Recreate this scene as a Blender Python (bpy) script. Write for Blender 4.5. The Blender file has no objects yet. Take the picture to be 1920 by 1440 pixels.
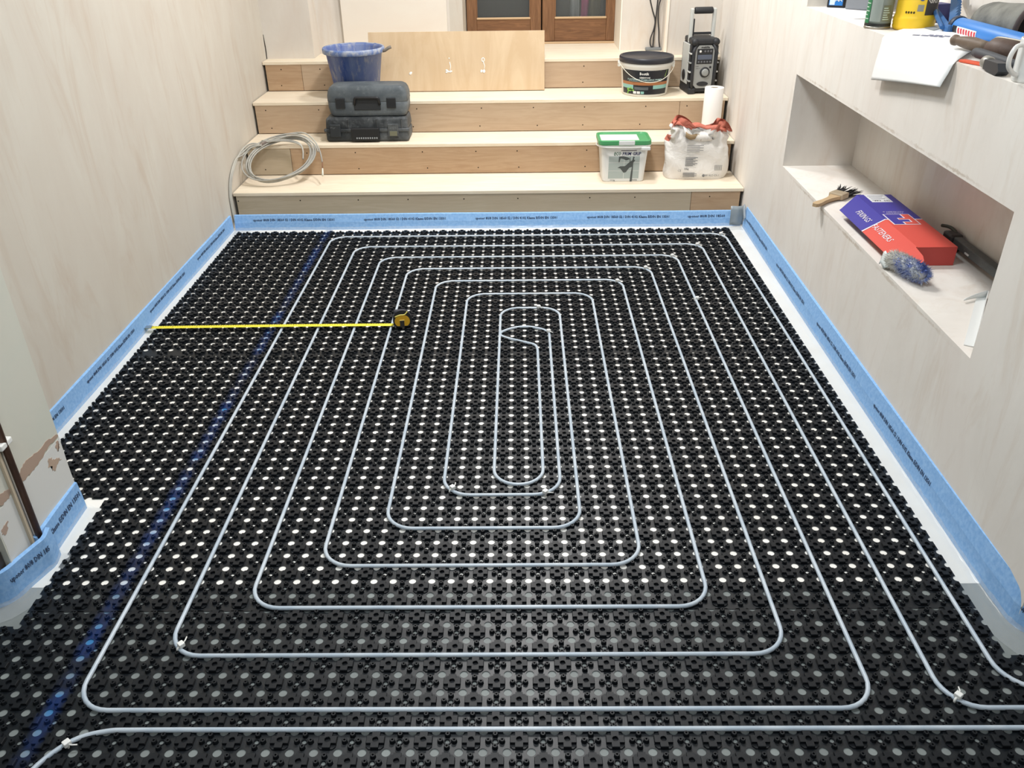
import bpy, bmesh, math, random
from math import sin, cos, pi, radians, sqrt, atan2
from mathutils import Vector, Matrix
random.seed(7)
C = bpy.context.scene.collection
S = bpy.context.scene

# ------------------------------------------------------------------ camera, world, lights, exposure
cam_d = bpy.data.cameras.new('camera'); cam = bpy.data.objects.new('camera', cam_d); C.objects.link(cam)
cam_d.sensor_width = 36.0; cam_d.lens = 36.0 * 1552.99 / 1920; cam_d.clip_start = .02
Rm = Matrix.Rotation(.01266, 3, 'Z') @ Matrix.Rotation(1.044883, 3, 'X') @ Matrix.Rotation(-.013692, 3, 'Z')
cam.matrix_world = Matrix.Translation((.0845, -1.1951, 1.5153)) @ Rm.to_4x4()
S.camera = cam
W = bpy.data.worlds.new('world'); S.world = W; W.use_nodes = True
W.node_tree.nodes['Background'].inputs[0].default_value = (.9, .95, 1, 1)
W.node_tree.nodes['Background'].inputs[1].default_value = .25
vs = S.view_settings; vs.view_transform = 'Standard'; vs.look = 'None'; vs.gamma = 1; vs.use_curve_mapping = False
vs.exposure = 0.0

def area(name, loc, size, power, col=(1, .985, .97), rot=(0, 0, 0)):
    d = bpy.data.lights.new(name, 'AREA'); d.shape = 'DISK'; d.size = size; d.energy = power; d.color = col
    o = bpy.data.objects.new(name, d); C.objects.link(o); o.location = loc; o.rotation_euler = rot
    return o
area('ceiling_lamp', (.12, 2.5, 2.75), .28, 54)
area('ceiling_lamp', (.3, 3.55, 2.78), .35, 31)
area('ceiling_lamp', (-.15, .5, 2.78), .5, 34, (.92, .97, 1))
area('ceiling_lamp', (.0, -1.6, 2.78), .8, 30, (.88, .95, 1))

# ------------------------------------------------------------------ materials
def lin(c):
    c = c / 255.0
    return c / 12.92 if c <= .04045 else ((c + .055) / 1.055) ** 2.4
def rgb(r, g, b): return (lin(r), lin(g), lin(b), 1)
class Mat:
    def __init__(s, name, base=(200, 200, 200), rough=.6, spec=.5, metal=0):
        s.m = bpy.data.materials.new(name); s.m.use_nodes = True
        s.t = s.m.node_tree; s.b = s.t.nodes['Principled BSDF']
        s.b.inputs['Base Color'].default_value = rgb(*base)
        s.b.inputs['Roughness'].default_value = rough
        s.b.inputs['Specular IOR Level'].default_value = spec
        s.b.inputs['Metallic'].default_value = metal
    def n(s, t, **kw):
        x = s.t.nodes.new(t)
        for k, v in kw.items(): setattr(x, k, v)
        return x
    def l(s, a, b): s.t.links.new(a, b)
    def noise(s, scale, mapscale=(1, 1, 1), coord='Object', detail=4, rough=.55, dist=0):
        if coord == 'World': src = s.n('ShaderNodeNewGeometry').outputs['Position']
        else: src = s.n('ShaderNodeTexCoord').outputs[coord]
        mp = s.n('ShaderNodeMapping'); mp.inputs['Scale'].default_value = mapscale
        s.l(src, mp.inputs[0])
        nz = s.n('ShaderNodeTexNoise'); nz.inputs['Scale'].default_value = scale
        nz.inputs['Detail'].default_value = detail; nz.inputs['Roughness'].default_value = rough
        nz.inputs['Distortion'].default_value = dist
        s.l(mp.outputs[0], nz.inputs['Vector'])
        return nz.outputs['Fac']
    def ramp(s, fac, *stops):
        r = s.n('ShaderNodeValToRGB'); e = r.color_ramp.elements
        while len(e) < len(stops): e.new(.5)
        for i, (p, c) in enumerate(stops):
            e[i].position = p; e[i].color = c if len(c) == 4 else rgb(*c)
        s.l(fac, r.inputs[0]); return r.outputs[0]
    def mix(s, fac, a, b, mode='MIX'):
        x = s.n('ShaderNodeMix', data_type='RGBA', blend_type=mode)
        for sock, v in ((x.inputs[0], fac), (x.inputs[6], a), (x.inputs[7], b)):
            if hasattr(v, 'is_output'): s.l(v, sock)
            elif isinstance(v, (int, float)): sock.default_value = v
            else: sock.default_value = v if len(v) == 4 else rgb(*v)
        return x.outputs[2]
    def col(s, out): s.l(out, s.b.inputs['Base Color']); return s
    def bump(s, h, strength=.2, dist=.002):
        b = s.n('ShaderNodeBump'); b.inputs['Strength'].default_value = strength; b.inputs['Distance'].default_value = dist
        s.l(h, b.inputs['Height']); s.l(b.outputs[0], s.b.inputs['Normal']); return s
def plain(name, base, rough=.6, spec=.5, metal=0): return Mat(name, base, rough, spec, metal).m

BW0, BW1 = (0, 0, 0, 1), (1, 1, 1, 1)
def plaster(name, a, b, c, streak=(2.6, 2.6, .8), wear=None, st=None):
    m = Mat(name, a, .75, .25)
    n1 = m.noise(1.5, streak, 'World', 5, .6, 1.1)
    n2 = m.noise(2.6, (1, 1, .6), 'World', 6, .7, 1.2)
    n3 = m.noise(4.2, (1.5, 1.5, .30), 'World', 5, .65, 1.6)
    n4 = m.noise(13, (1, 1, .2), 'World', 4, .6, 1.4)
    x = m.mix(m.ramp(n1, (.34, BW0), (.72, (.85, .85, .85, 1))), a, b)
    x = m.mix(m.ramp(n2, (.46, BW0), (.72, (.7, .7, .7, 1))), x, c)
    if st:
        x = m.mix(m.ramp(n3, (.52, BW0), (.76, (.62, .62, .62, 1))), x, st)
        x = m.mix(m.ramp(n4, (.60, BW0), (.82, (.38, .38, .38, 1))), x, st)
    if wear:
        sp = m.n('ShaderNodeSeparateXYZ'); m.l(m.n('ShaderNodeNewGeometry').outputs['Position'], sp.inputs[0])
        nw = m.noise(30, (1, 1, 1), 'World', 5, .75); nl = m.noise(4, (1, 1, 1), 'World', 2)
        def rng(sock, a, b, c, d):
            r_ = m.n('ShaderNodeMapRange'); m.l(sock, r_.inputs[0])
            for k_, v_ in enumerate((a, b, c, d)): r_.inputs[k_ + 1].default_value = v_
            return r_.outputs[0]
        def mul(a, b):
            q_ = m.n('ShaderNodeMath', operation='MULTIPLY'); m.l(a, q_.inputs[0]); m.l(b, q_.inputs[1]); return q_.outputs[0]
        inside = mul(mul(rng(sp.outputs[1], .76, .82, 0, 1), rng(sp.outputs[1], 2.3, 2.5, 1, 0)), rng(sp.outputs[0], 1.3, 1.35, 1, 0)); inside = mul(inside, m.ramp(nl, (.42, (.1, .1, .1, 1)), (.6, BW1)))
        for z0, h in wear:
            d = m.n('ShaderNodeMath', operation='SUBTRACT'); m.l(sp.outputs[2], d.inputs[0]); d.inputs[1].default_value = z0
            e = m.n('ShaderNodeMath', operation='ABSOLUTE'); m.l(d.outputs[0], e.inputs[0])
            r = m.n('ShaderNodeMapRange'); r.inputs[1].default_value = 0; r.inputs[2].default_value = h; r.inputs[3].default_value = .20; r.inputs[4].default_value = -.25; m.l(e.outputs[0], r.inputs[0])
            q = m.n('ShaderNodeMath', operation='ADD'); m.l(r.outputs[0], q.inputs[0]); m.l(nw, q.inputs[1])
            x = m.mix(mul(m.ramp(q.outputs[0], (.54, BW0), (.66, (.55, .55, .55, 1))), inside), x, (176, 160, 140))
    m.col(x); m.bump(n2, .12, .004); return m.m
M = {}
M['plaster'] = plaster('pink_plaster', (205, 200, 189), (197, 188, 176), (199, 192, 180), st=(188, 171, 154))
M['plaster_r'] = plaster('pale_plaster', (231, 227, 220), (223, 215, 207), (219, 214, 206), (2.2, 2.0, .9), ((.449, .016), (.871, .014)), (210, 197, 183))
M['plaster_b'] = plaster('back_plaster', (219, 213, 204), (210, 201, 191), (208, 201, 191), (2.2, 2.0, .9), None, (206, 190, 173))
M['board_pl'] = plaster('plasterboard', (206, 208, 197), (200, 200, 188), (210, 206, 194), (1, 1, 1))
def ply(name, a, b, c, gs=(1.2, 14, 14), sc=3.0):
    m = Mat(name, a, .62, .3)
    n1 = m.noise(sc, gs, 'Object', 6, .6, 1.6); n2 = m.noise(1.7, (1, 1.6, 1.6), 'Object', 3, .5, .5)
    n3 = m.noise(60, (.06, 1, 1), 'Object', 3)
    x = m.mix(m.ramp(n1, (.38, BW0), (.62, BW1)), a, b)
    x = m.mix(m.ramp(n2, (.45, BW0), (.75, (.75, .75, .75, 1))), x, c)
    x = m.mix(m.ramp(n3, (.55, BW0), (.85, (.3, .3, .3, 1))), x, c)
    m.col(x); return m.m
M['tread'] = ply('pale_plywood', (236, 225, 204), (228, 213, 188), (226, 209, 188))
M['riser_a'] = ply('grey_plywood', (188, 175, 153), (180, 166, 143), (180, 163, 140))
M['riser_b'] = ply('tan_plywood', (184, 156, 126), (172, 142, 112), (188, 163, 136))
M['riser_c'] = ply('pink_plywood', (190, 167, 141), (181, 157, 131), (176, 150, 124))
M['board'] = ply('birch_plywood', (206, 183, 151), (196, 170, 136), (196, 172, 142), (3.5, 3.5, .7), 2.5)
M['sheet'] = plaster('scuffed_sheet', (230, 223, 211), (226, 214, 201), (232, 227, 216), (1, 1, 1.6))
M['dark'] = plain('shadow_gap', (22, 18, 15), .9, .1)
m = Mat('white_primed_floor', (232, 226, 214), .6, .3)
nf = m.noise(5, (1, 1, 1), 'World', 4)
m.col(m.mix(m.ramp(nf, (.4, BW0), (.7, BW1)), (244, 242, 236), (238, 233, 224)))
bl = None
M['floor'] = m.m
m = Mat('grey_floor', (124, 130, 128), .55, .4)
m.col(m.mix(m.ramp(m.noise(6, (1, 1, 1), 'World'), (.4, BW0), (.7, BW1)), (132, 138, 136), (112, 117, 116)))
M['floor_g'] = m.m
# black moulded plastic with the blue marking paint sprayed in a line at x = -0.945
def paint_mask(m):
    g = m.n('ShaderNodeNewGeometry'); sp = m.n('ShaderNodeSeparateXYZ'); m.l(g.outputs['Position'], sp.inputs[0])
    a = m.n('ShaderNodeMath', operation='ADD'); m.l(sp.outputs[0], a.inputs[0]); a.inputs[1].default_value = .945
    b = m.n('ShaderNodeMath', operation='ABSOLUTE'); m.l(a.outputs[0], b.inputs[0])
    mr = m.n('ShaderNodeMapRange'); mr.inputs[1].default_value = .010; mr.inputs[2].default_value = .026
    mr.inputs[3].default_value = 1; mr.inputs[4].default_value = 0; m.l(b.outputs[0], mr.inputs[0])
    nz = m.noise(9, (.3, 1, .3), 'World', 4); r = m.ramp(nz, (.38, (.15, .15, .15, 1)), (.62, BW1))
    q = m.n('ShaderNodeMath', operation='MULTIPLY'); m.l(mr.outputs[0], q.inputs[0]); m.l(r, q.inputs[1])
    return q.outputs[0]
def matplastic(name, base, rough, sp_):
    m = Mat(name, base, rough, sp_)
    q = paint_mask(m)
    k = m.n('ShaderNodeMath', operation='MULTIPLY'); m.l(q, k.inputs[0]); k.inputs[1].default_value = .62
    m.col(m.mix(k.outputs[0], base, (16, 50, 110)))
    return m.m
M['mat'] = matplastic('black_plastic', (17, 22, 27), .40, .45)
M['stud'] = matplastic('black_plastic_stud', (15, 19, 24), .48, .31)
for k in ('floor', 'floor_g'):
    mm = M[k]; s_ = Mat.__new__(Mat); s_.m = mm; s_.t = mm.node_tree; s_.b = s_.t.nodes['Principled BSDF']
    prev = s_.b.inputs['Base Color'].links[0].from_socket
    s_.l(s_.mix(paint_mask(s_), prev, (52, 120, 175)), s_.b.inputs['Base Color'])
m = Mat('pipe_plastic', (196, 206, 216), .32, .5); m.b.inputs['Subsurface Weight'].default_value = 0
m.col(m.mix(m.ramp(m.noise(14, (1, 1, 1), 'World', 2), (.4, BW0), (.6, BW1)), (174, 187, 199), (190, 200, 209)))
M['pipe'] = m.m
m = Mat('blue_foam', (112, 160, 214), .8, .15)
m.col(m.mix(m.ramp(m.noise(90, (1, 1, 1), 'World', 3), (.35, BW0), (.7, BW1)), (128, 172, 222), (150, 190, 232)))
m.bump(m.noise(160, (1, 1, 1), 'World', 2), .25, .001); M['foam'] = m.m
M['print'] = plain('print_ink', (52, 66, 92), .7, .2)
m = bpy.data.materials.new('clear_film'); m.use_nodes = True; t = m.node_tree; t.nodes.clear()
o_ = t.nodes.new('ShaderNodeOutputMaterial'); mx = t.nodes.new('ShaderNodeMixShader'); tr = t.nodes.new('ShaderNodeBsdfTransparent')
pb = t.nodes.new('ShaderNodeBsdfPrincipled'); pb.inputs['Base Color'].default_value = rgb(205, 210, 212); pb.inputs['Roughness'].default_value = .22
mx.inputs[0].default_value = .24
t.links.new(tr.outputs[0], mx.inputs[1]); t.links.new(pb.outputs[0], mx.inputs[2]); t.links.new(mx.outputs[0], o_.inputs[0])
M['film'] = m
def wood(name, a, b, gs):
    m = Mat(name, a, .45, .4); n1 = m.noise(4, gs, 'Object', 6, .6, 1.2)
    m.col(m.mix(m.ramp(n1, (.35, BW0), (.68, BW1)), a, b)); return m.m
M['door'] = wood('varnished_wood', (138, 100, 70), (104, 73, 49), (14, 14, 1.2))
M['door_h'] = wood('varnished_rail', (134, 96, 66), (98, 68, 46), (1.2, 14, 14))
M['bead'] = plain('light_bead', (196, 166, 128), .5)
m = Mat('door_glass', (20, 22, 22), .04, .6); m.b.inputs['Transmission Weight'].default_value = .93; m.b.inputs['IOR'].default_value = 1.08
m.b.inputs['Base Color'].default_value = rgb(225, 230, 230); M['glass'] = m.m
WHITE = plain('white_plastic', (236, 236, 232), .4)
BLACK = plain('black_plastic_plain', (24, 24, 26), .45)

# ------------------------------------------------------------------ mesh builder
class MB:
    def __init__(s): s.v = []; s.f = []; s.mi = []; s.sm = []
    def add(s, v, f, mi=0, sm=False, X=None):
        o = len(s.v)
        s.v += [tuple(X @ Vector(p)) for p in v] if X is not None else [tuple(p) for p in v]
        for q in f: s.f.append([i + o for i in q]); s.mi.append(mi); s.sm.append(sm)
        return s
    def box(s, x0, x1, y0, y1, z0, z1, mi=0, X=None):
        v = [(x, y, z) for z in (z0, z1) for y in (y0, y1) for x in (x0, x1)]
        return s.add(v, [(0, 2, 3, 1), (4, 5, 7, 6), (0, 1, 5, 4), (2, 6, 7, 3), (0, 4, 6, 2), (1, 3, 7, 5)], mi, False, X)
    def rbox(s, x0, x1, y0, y1, z0, z1, r=.003, mi=0, seg=2, X=None):
        bm = bmesh.new(); bmesh.ops.create_cube(bm, size=1)
        for w in bm.verts: w.co = Vector(((x0 + x1) / 2 + w.co.x * (x1 - x0), (y0 + y1) / 2 + w.co.y * (y1 - y0), (z0 + z1) / 2 + w.co.z * (z1 - z0)))
        bmesh.ops.bevel(bm, geom=bm.edges[:], offset=r, segments=seg, profile=.5, affect='EDGES')
        bm.verts.index_update()
        s.add([w.co[:] for w in bm.verts], [[w.index for w in f.verts] for f in bm.faces], mi, False, X); bm.free(); return s
    def prism(s, poly, z0, z1, mi=0, X=None, caps=(1, 1), sm=False):
        n = len(poly); v = [(x, y, z0) for x, y in poly] + [(x, y, z1) for x, y in poly]
        f = [(i, (i + 1) % n, n + (i + 1) % n, n + i) for i in range(n)]
        s.add(v, f, mi, sm, X)
        if caps[1]: s.add(v[n:], [tuple(range(n))], mi, False, X)
        if caps[0]: s.add(v[:n], [tuple(range(n))[::-1]], mi, False, X)
        return s
    def lathe(s, prof, n=24, mi=0, X=None, sm=True, sx=1, sy=1, caps=True):
        v = []; f = []
        for r, z in prof:
            for i in range(n): a = 2 * pi * i / n; v.append((r * cos(a) * sx, r * sin(a) * sy, z))
        for k in range(len(prof) - 1):
            for i in range(n):
                j = (i + 1) % n; f.append((k * n + i, k * n + j, (k + 1) * n + j, (k + 1) * n + i))
        s.add(v, f, mi, sm, X)
        if caps and prof[0][0] > 1e-5: s.add(v[:n], [tuple(range(n))[::-1]], mi, False, X)
        if caps and prof[-1][0] > 1e-5: s.add(v[-n:], [tuple(range(n))], mi, False, X)
        return s
    def tube(s, pts, r, n=8, mi=0, X=None, closed=False, caps=True, rs=None):
        P = [Vector(p) for p in pts]; k = len(P); v = []; f = []
        up = Vector((0, 0, 1)); ref = None
        for i in range(k):
            if closed: d = P[(i + 1) % k] - P[i - 1]
            else: d = P[min(i + 1, k - 1)] - P[max(i - 1, 0)]
            d.normalize()
            if ref is None:
                ref = up if abs(d.z) < .9 else Vector((1, 0, 0))
                ref = (ref - d * ref.dot(d)).normalized()
            else:
                ref = ref - d * ref.dot(d)
                ref = ref.normalized() if ref.length > 1e-6 else d.orthogonal().normalized()
            b = d.cross(ref); rr = rs[i] if rs else r
            for j in range(n):
                a = 2 * pi * j / n; v.append(P[i] + (ref * cos(a) + b * sin(a)) * rr)
        for i in range(k if closed else k - 1):
            i2 = (i + 1) % k
            for j in range(n):
                j2 = (j + 1) % n; f.append((i * n + j, i2 * n + j, i2 * n + j2, i * n + j2)[::-1])
        s.add(v, f, mi, True, X)
        if not closed and caps:
            s.add(v[:n], [tuple(range(n))], mi, False, X); s.add(v[-n:], [tuple(range(n))[::-1]], mi, False, X)
        return s
    def grid(s, fn, nu, nv, mi=0, sm=True, X=None, thick=0):
        v = [fn(i / nu, j / nv) for j in range(nv + 1) for i in range(nu + 1)]
        w = nu + 1
        f = [(j * w + i, j * w + i + 1, (j + 1) * w + i + 1, (j + 1) * w + i) for j in range(nv) for i in range(nu)]
        s.add(v, f, mi, sm, X)
        return s
    def build(s, name, mats, parent=None, fix=True):
        me = bpy.data.meshes.new(name); me.from_pydata(s.v, [], s.f)
        for q in (mats if isinstance(mats, (list, tuple)) else [mats]): me.materials.append(q)
        me.polygons.foreach_set('material_index', s.mi); me.polygons.foreach_set('use_smooth', s.sm)
        if fix:
            bm = bmesh.new(); bm.from_mesh(me); bmesh.ops.remove_doubles(bm, verts=bm.verts[:], dist=1e-5)
            bmesh.ops.recalc_face_normals(bm, faces=bm.faces[:]); bm.to_mesh(me); bm.free()
        me.update()
        return link(name, me, parent)
def link(name, me, parent=None):
    o = bpy.data.objects.new(name, me); C.objects.link(o)
    if parent: o.parent = parent
    return o
def tag(o, label, cat, group=None):
    o['label'] = label; o['category'] = cat
    if group: o['group'] = group
    return o
def thing(name, label, cat, loc=(0, 0, 0), rz=0, group=None, rot=None):
    o = bpy.data.objects.new(name, None); C.objects.link(o); o.empty_display_size = .05
    o.location = loc; o.rotation_euler = rot if rot else (0, 0, rz); tag(o, label, cat, group); return o
def struct(o): o['kind'] = 'structure'; return o
def solidify(o, t): md = o.modifiers.new('solid', 'SOLIDIFY'); md.thickness = t; md.offset = 0; return o
def basis(org, right, up):
    r = Vector(right).normalized(); u = Vector(up); u = (u - r * u.dot(r)).normalized(); n = r.cross(u)
    return Matrix(((r.x, u.x, n.x, org[0]), (r.y, u.y, n.y, org[1]), (r.z, u.z, n.z, org[2]), (0, 0, 0, 1)))
def text_mb(mb, body, size, X, mi=0, align='CENTER', width=None, bold=0, shear=0):
    c = bpy.data.curves.new('txt', 'FONT'); c.body = body; c.size = size; c.align_x = align; c.align_y = 'CENTER'; c.resolution_u = 1
    c.offset = bold; c.shear = shear
    o = bpy.data.objects.new('txt', c); me = bpy.data.meshes.new_from_object(o)
    v = [p.co.copy() for p in me.vertices]
    if width and v:
        a = max(abs(p.x) for p in v) * (2 if align == 'CENTER' else 1)
        for p in v: p.x *= width / a
    mb.add(v, [list(p.vertices) for p in me.polygons], mi, False, X)
    bpy.data.objects.remove(o); bpy.data.curves.remove(c); bpy.data.meshes.remove(me); return mb
def rounded(pts, r, n=7):
    out = [Vector(pts[0])]
    for i in range(1, len(pts) - 1):
        p, a, b = Vector(pts[i]), Vector(pts[i - 1]), Vector(pts[i + 1])
        rr = r[i] if isinstance(r, dict) and i in r else (r if not isinstance(r, dict) else .085)
        u = (a - p).normalized(); w = (b - p).normalized(); ang = u.angle(w); t = rr / math.tan(ang / 2)
        t = min(t, (a - p).length * .5, (b - p).length * .5); rr = t * math.tan(ang / 2)
        s0 = p + u * t; s1 = p + w * t; cen = p + (u + w).normalized() * (rr / sin(ang / 2))
        v0 = s0 - cen; v1 = s1 - cen; tot = v0.angle(v1) if v0.length > 1e-6 else 0; ax = v0.cross(v1).normalized()
        for k in range(n + 1): out.append(cen + Matrix.Rotation(tot * k / n, 3, ax) @ v0)
    out.append(Vector(pts[-1])); return out
def smoothp(pts, n=6):
    P = [Vector(p) for p in pts]; out = []
    for i in range(len(P) - 1):
        a, b, c, d = P[max(i - 1, 0)], P[i], P[i + 1], P[min(i + 2, len(P) - 1)]
        for k in range(n):
            t = k / n
            out.append(.5 * ((2 * b) + (c - a) * t + (2 * a - 5 * b + 4 * c - d) * t * t + (3 * b - a - 3 * c + d) * t ** 3))
    out.append(P[-1]); return out

# ------------------------------------------------------------------ room shell
SY = [3.19, 3.52, 3.79, 4.12]; SZ = [.176, .347, .528, .700]
PZ = SZ[3]; HZ = 2.9
def wx(y): return 1.262 + .0096 * y
mb = MB(); mb.box(-3.2, 3.2, .385, 4.2, -.1, 0); struct(mb.build('floor', M['floor']))
mb = MB(); mb.box(-3.2, 3.2, -3, .385, -.1, -.0004); struct(mb.build('floor', M['floor_g']))
mb = MB(); mb.box(-3.3, 3.3, -3.1, 6.4, HZ, HZ + .1); struct(mb.build('ceiling', plain('ceiling_white', (226, 233, 240), .8)))
mb = MB(); mb.box(-1.62, -1.474, .45, 4.9, -.1, HZ); struct(mb.build('wall_left', M['plaster']))
# plasterboard return on the left, nearest the camera
mb = MB(); mb.box(-1.62, -1.2, .372, .712, -.1, HZ); struct(mb.build('wall_pier', M['board_pl']))
mb = MB(); mb.box(-3.2, -1.52, .40, .55, -.1, HZ); mb.box(-3.3, -3.2, -3, .55, -.1, HZ); struct(mb.build('wall_front_left', M['plaster']))
def skewbox(mb, y0, y1, z0, z1, xb, off=0):
    v = []
    for z in (z0, z1):
        for y in (y0, y1): v += [(wx(y) + off, y, z), (xb, y, z)]
    return mb.add(v, [(0, 2, 3, 1), (4, 5, 7, 6), (0, 1, 5, 4), (2, 6, 7, 3), (0, 4, 6, 2), (1, 3, 7, 5)])
NY0, NY1, NZ0, NZ1, LZ, NB = .735, 2.585, .4625, .861, 1.128, 1.60
mb = MB()
skewbox(mb, .24, 4.5, -.1, NZ0, 1.75); skewbox(mb, .24, 2.585, NZ1, LZ, 1.75)
skewbox(mb, .24, NY0, NZ0, NZ1, 1.75); skewbox(mb, NY1, 4.5, NZ0, HZ, 1.75)
mb.box(NB, 1.75, .24, NY1, NZ0, NZ1); mb.box(NB, 1.75, .24, NY1, LZ, HZ)
skewbox(mb, .24, .62, LZ, HZ, 1.75); skewbox(mb, .62, NY1, 2.2, HZ, 1.75)
struct(mb.build('wall_right', M['plaster_r']))
mb = MB(); mb.box(1.75, 3.2, .24, .4, -.1, HZ); mb.box(3.2, 3.3, -3, .4, -.1, HZ); struct(mb.build('wall_front_right', M['plaster_b']))
mb = MB(); mb.box(-3.3, 3.3, -3.1, -3, -.1, HZ); struct(mb.build('wall_near', M['plaster']))
BY = 4.42; DY = 4.76
mb = MB()
mb.box(-1.62, -1.176, 4.235, 4.9, PZ, HZ); mb.box(-1.2, -.345, BY, 4.9, PZ, HZ)
mb.box(-.36, .735, BY, 4.9, 2.74, HZ); mb.box(.728, 1.0, BY, 4.9, PZ, HZ); mb.box(.985, 1.45, 4.21, 4.9, PZ, HZ)
struct(mb.build('wall_back', M['plaster_b']))
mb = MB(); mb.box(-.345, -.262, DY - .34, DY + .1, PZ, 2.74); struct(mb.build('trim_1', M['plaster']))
mb = MB(); mb.box(.722, .729, BY - .004, DY, PZ, 2.74); struct(mb.build('trim_2', plain('edge_bead', (246, 238, 224), .6)))
mb = MB(); mb.box(.972, .986, 4.202, 4.24, PZ, 2.5); struct(mb.build('trim_3', plain('corner_bead', (246, 236, 220), .6)))
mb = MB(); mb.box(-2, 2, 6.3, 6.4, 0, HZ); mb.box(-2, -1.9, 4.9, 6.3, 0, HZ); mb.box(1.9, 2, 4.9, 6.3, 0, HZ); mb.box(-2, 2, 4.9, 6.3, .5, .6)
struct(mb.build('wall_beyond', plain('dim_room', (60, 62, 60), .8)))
# dark crack where the left wall meets the pier
crk = MB(); crk.tube(smoothp([(-1.4735, 4.2345, .84), (-1.472, 4.2335, .80), (-1.470, 4.2335, .76), (-1.472, 4.2335, PZ)], 3), .0022, 5)
struct(crk.build('trim_4', M['dark']))

# ------------------------------------------------------------------ glazed doors
def door_leaf(name, x0, x1, st0, st1, gz):
    d = bpy.data.objects.new(name, None); C.objects.link(d); d.location = ((x0 + x1) / 2, DY, PZ); d['kind'] = 'structure'
    c = (x0 + x1) / 2; h = 2.0
    MB().rbox(x0 - c, x0 + st0 - c, 0, .045, .012, h, .004).build('stile', M['door'], d)
    MB().rbox(x1 - st1 - c, x1 - c, 0, .045, .012, h, .004).build('stile', M['door'], d)
    MB().rbox(x0 + st0 - c, x1 - st1 - c, .004, .041, .012, gz - PZ - .012, .003).build('bottom_rail', M['door_h'], d)
    MB().rbox(x0 + st0 - c, x1 - st1 - c, .004, .041, h - .1, h, .003).build('top_rail', M['door_h'], d)
    MB().rbox(x0 + st0 - c, x1 - st1 - c, -.002, .016, gz - PZ - .013, gz - PZ, .004).build('glazing_bead', M['bead'], d)
    for a in (x0 + st0, x1 - st1 - .007): MB().box(a - c, a + .007 - c, .002, .014, gz - PZ, h - .1).build('glazing_bead', M['door'], d)
    MB().box(x0 + st0 - c, x1 - st1 - c, .02, .024, gz - PZ - .005, h - .1).build('pane', M['glass'], d)
    return d
door_leaf('door_1', -.257, .2345, .065, .07, .862)
door_leaf('door_2', .2425, .722, .082, .055, .862)
mb = MB(); mb.rbox(-.262, .724, DY - .03, DY + .06, PZ, PZ + .01, .003); struct(mb.build('trim_5', M['bead']))
cur = thing('curtain', 'white, pink and olive striped cloth behind the pane of the wooden double doors', 'curtain', (.5, 4.93, .62))
for xa, xb, c, sl in ((-.06, .0, (190, 195, 198), -.02), (.0, .05, (205, 90, 150), .045), (.05, .12, (120, 112, 86), .08), (.12, .17, (60, 60, 64), .05), (-.19, -.06, (72, 74, 74), 0)):
    mb = MB(); mb.grid(lambda u, v, xa=xa, xb=xb, sl=sl: (xa + (xb - xa) * u + sl * v * 1.2, .014 * sin(u * 7 + xa * 60), v * 1.6), 6, 3)
    solidify(mb.build('cloth_strip', plain('cloth', c, .9, .1), cur), .003)

# ------------------------------------------------------------------ plywood stairs
st = thing('plywood_staircase', 'pale plywood steps across the full width at the back of the room', 'stairs', (0, 3.6, 0))
def sx(y): return wx(y) - .006
XL = -1.468
for i in range(4):
    y0 = SY[i] - 3.6; y1 = (SY[i + 1] + .02 if i < 3 else 4.78) - 3.6
    mb = MB(); mb.rbox(XL - (.004 if i == 3 else 0), sx(SY[i]) + .004, y0, y1, SZ[i] - .018, SZ[i], .0015, seg=1)
    mb.build('tread', M['tread'], st)
    zb = (SZ[i - 1] if i else 0) + .004
    cuts = {0: [XL + .012, 1.012, sx(3.19)], 1: [XL + .008, -1.215, sx(3.5)], 2: [XL + .008, 1.02, sx(3.79)], 3: [XL + .01, -1.24, .99 + .28]}[i]
    mats = {0: ('riser_a', 'riser_b'), 1: ('riser_a', 'riser_b'), 2: ('riser_c', 'riser_c'), 3: ('riser_b', 'riser_c')}[i]
    for k in range(2):
        mb = MB(); mb.rbox(cuts[k] + (.001 if k else 0), cuts[k + 1] - (.0 if k else .001) - (.012 if k else 0), y0 + .003, y0 + .021, zb, SZ[i] - .0185, .001, seg=1)
        r = mb.build('riser', M[mats[k]], st)
    mb = MB()
    for q in range(9):
        x = XL + .06 + q * .31 + random.uniform(-.05, .05)
        for z in ([SZ[i] - .045, zb + .03] if i else [SZ[i] - .045]):
            if x < sx(3.2) - .06: mb.lathe([(.004, 0), (.0035, .001)], 6, 0, Matrix.Translation((x + random.uniform(-.03, .03), y0 + .0035, z)) @ Matrix.Rotation(pi / 2, 4, 'X'))
    o = mb.build('screw_heads', M['dark'], st); o['kind'] = 'stuff'
mb = MB()
for i in range(4): mb.box(XL + .02, 1.25, SY[i] - 3.6 + .03, 4.7 - 3.6, (SZ[i - 1] if i else 0), SZ[i] - .019)
mb.build('carcass', M['dark'], st)

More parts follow.
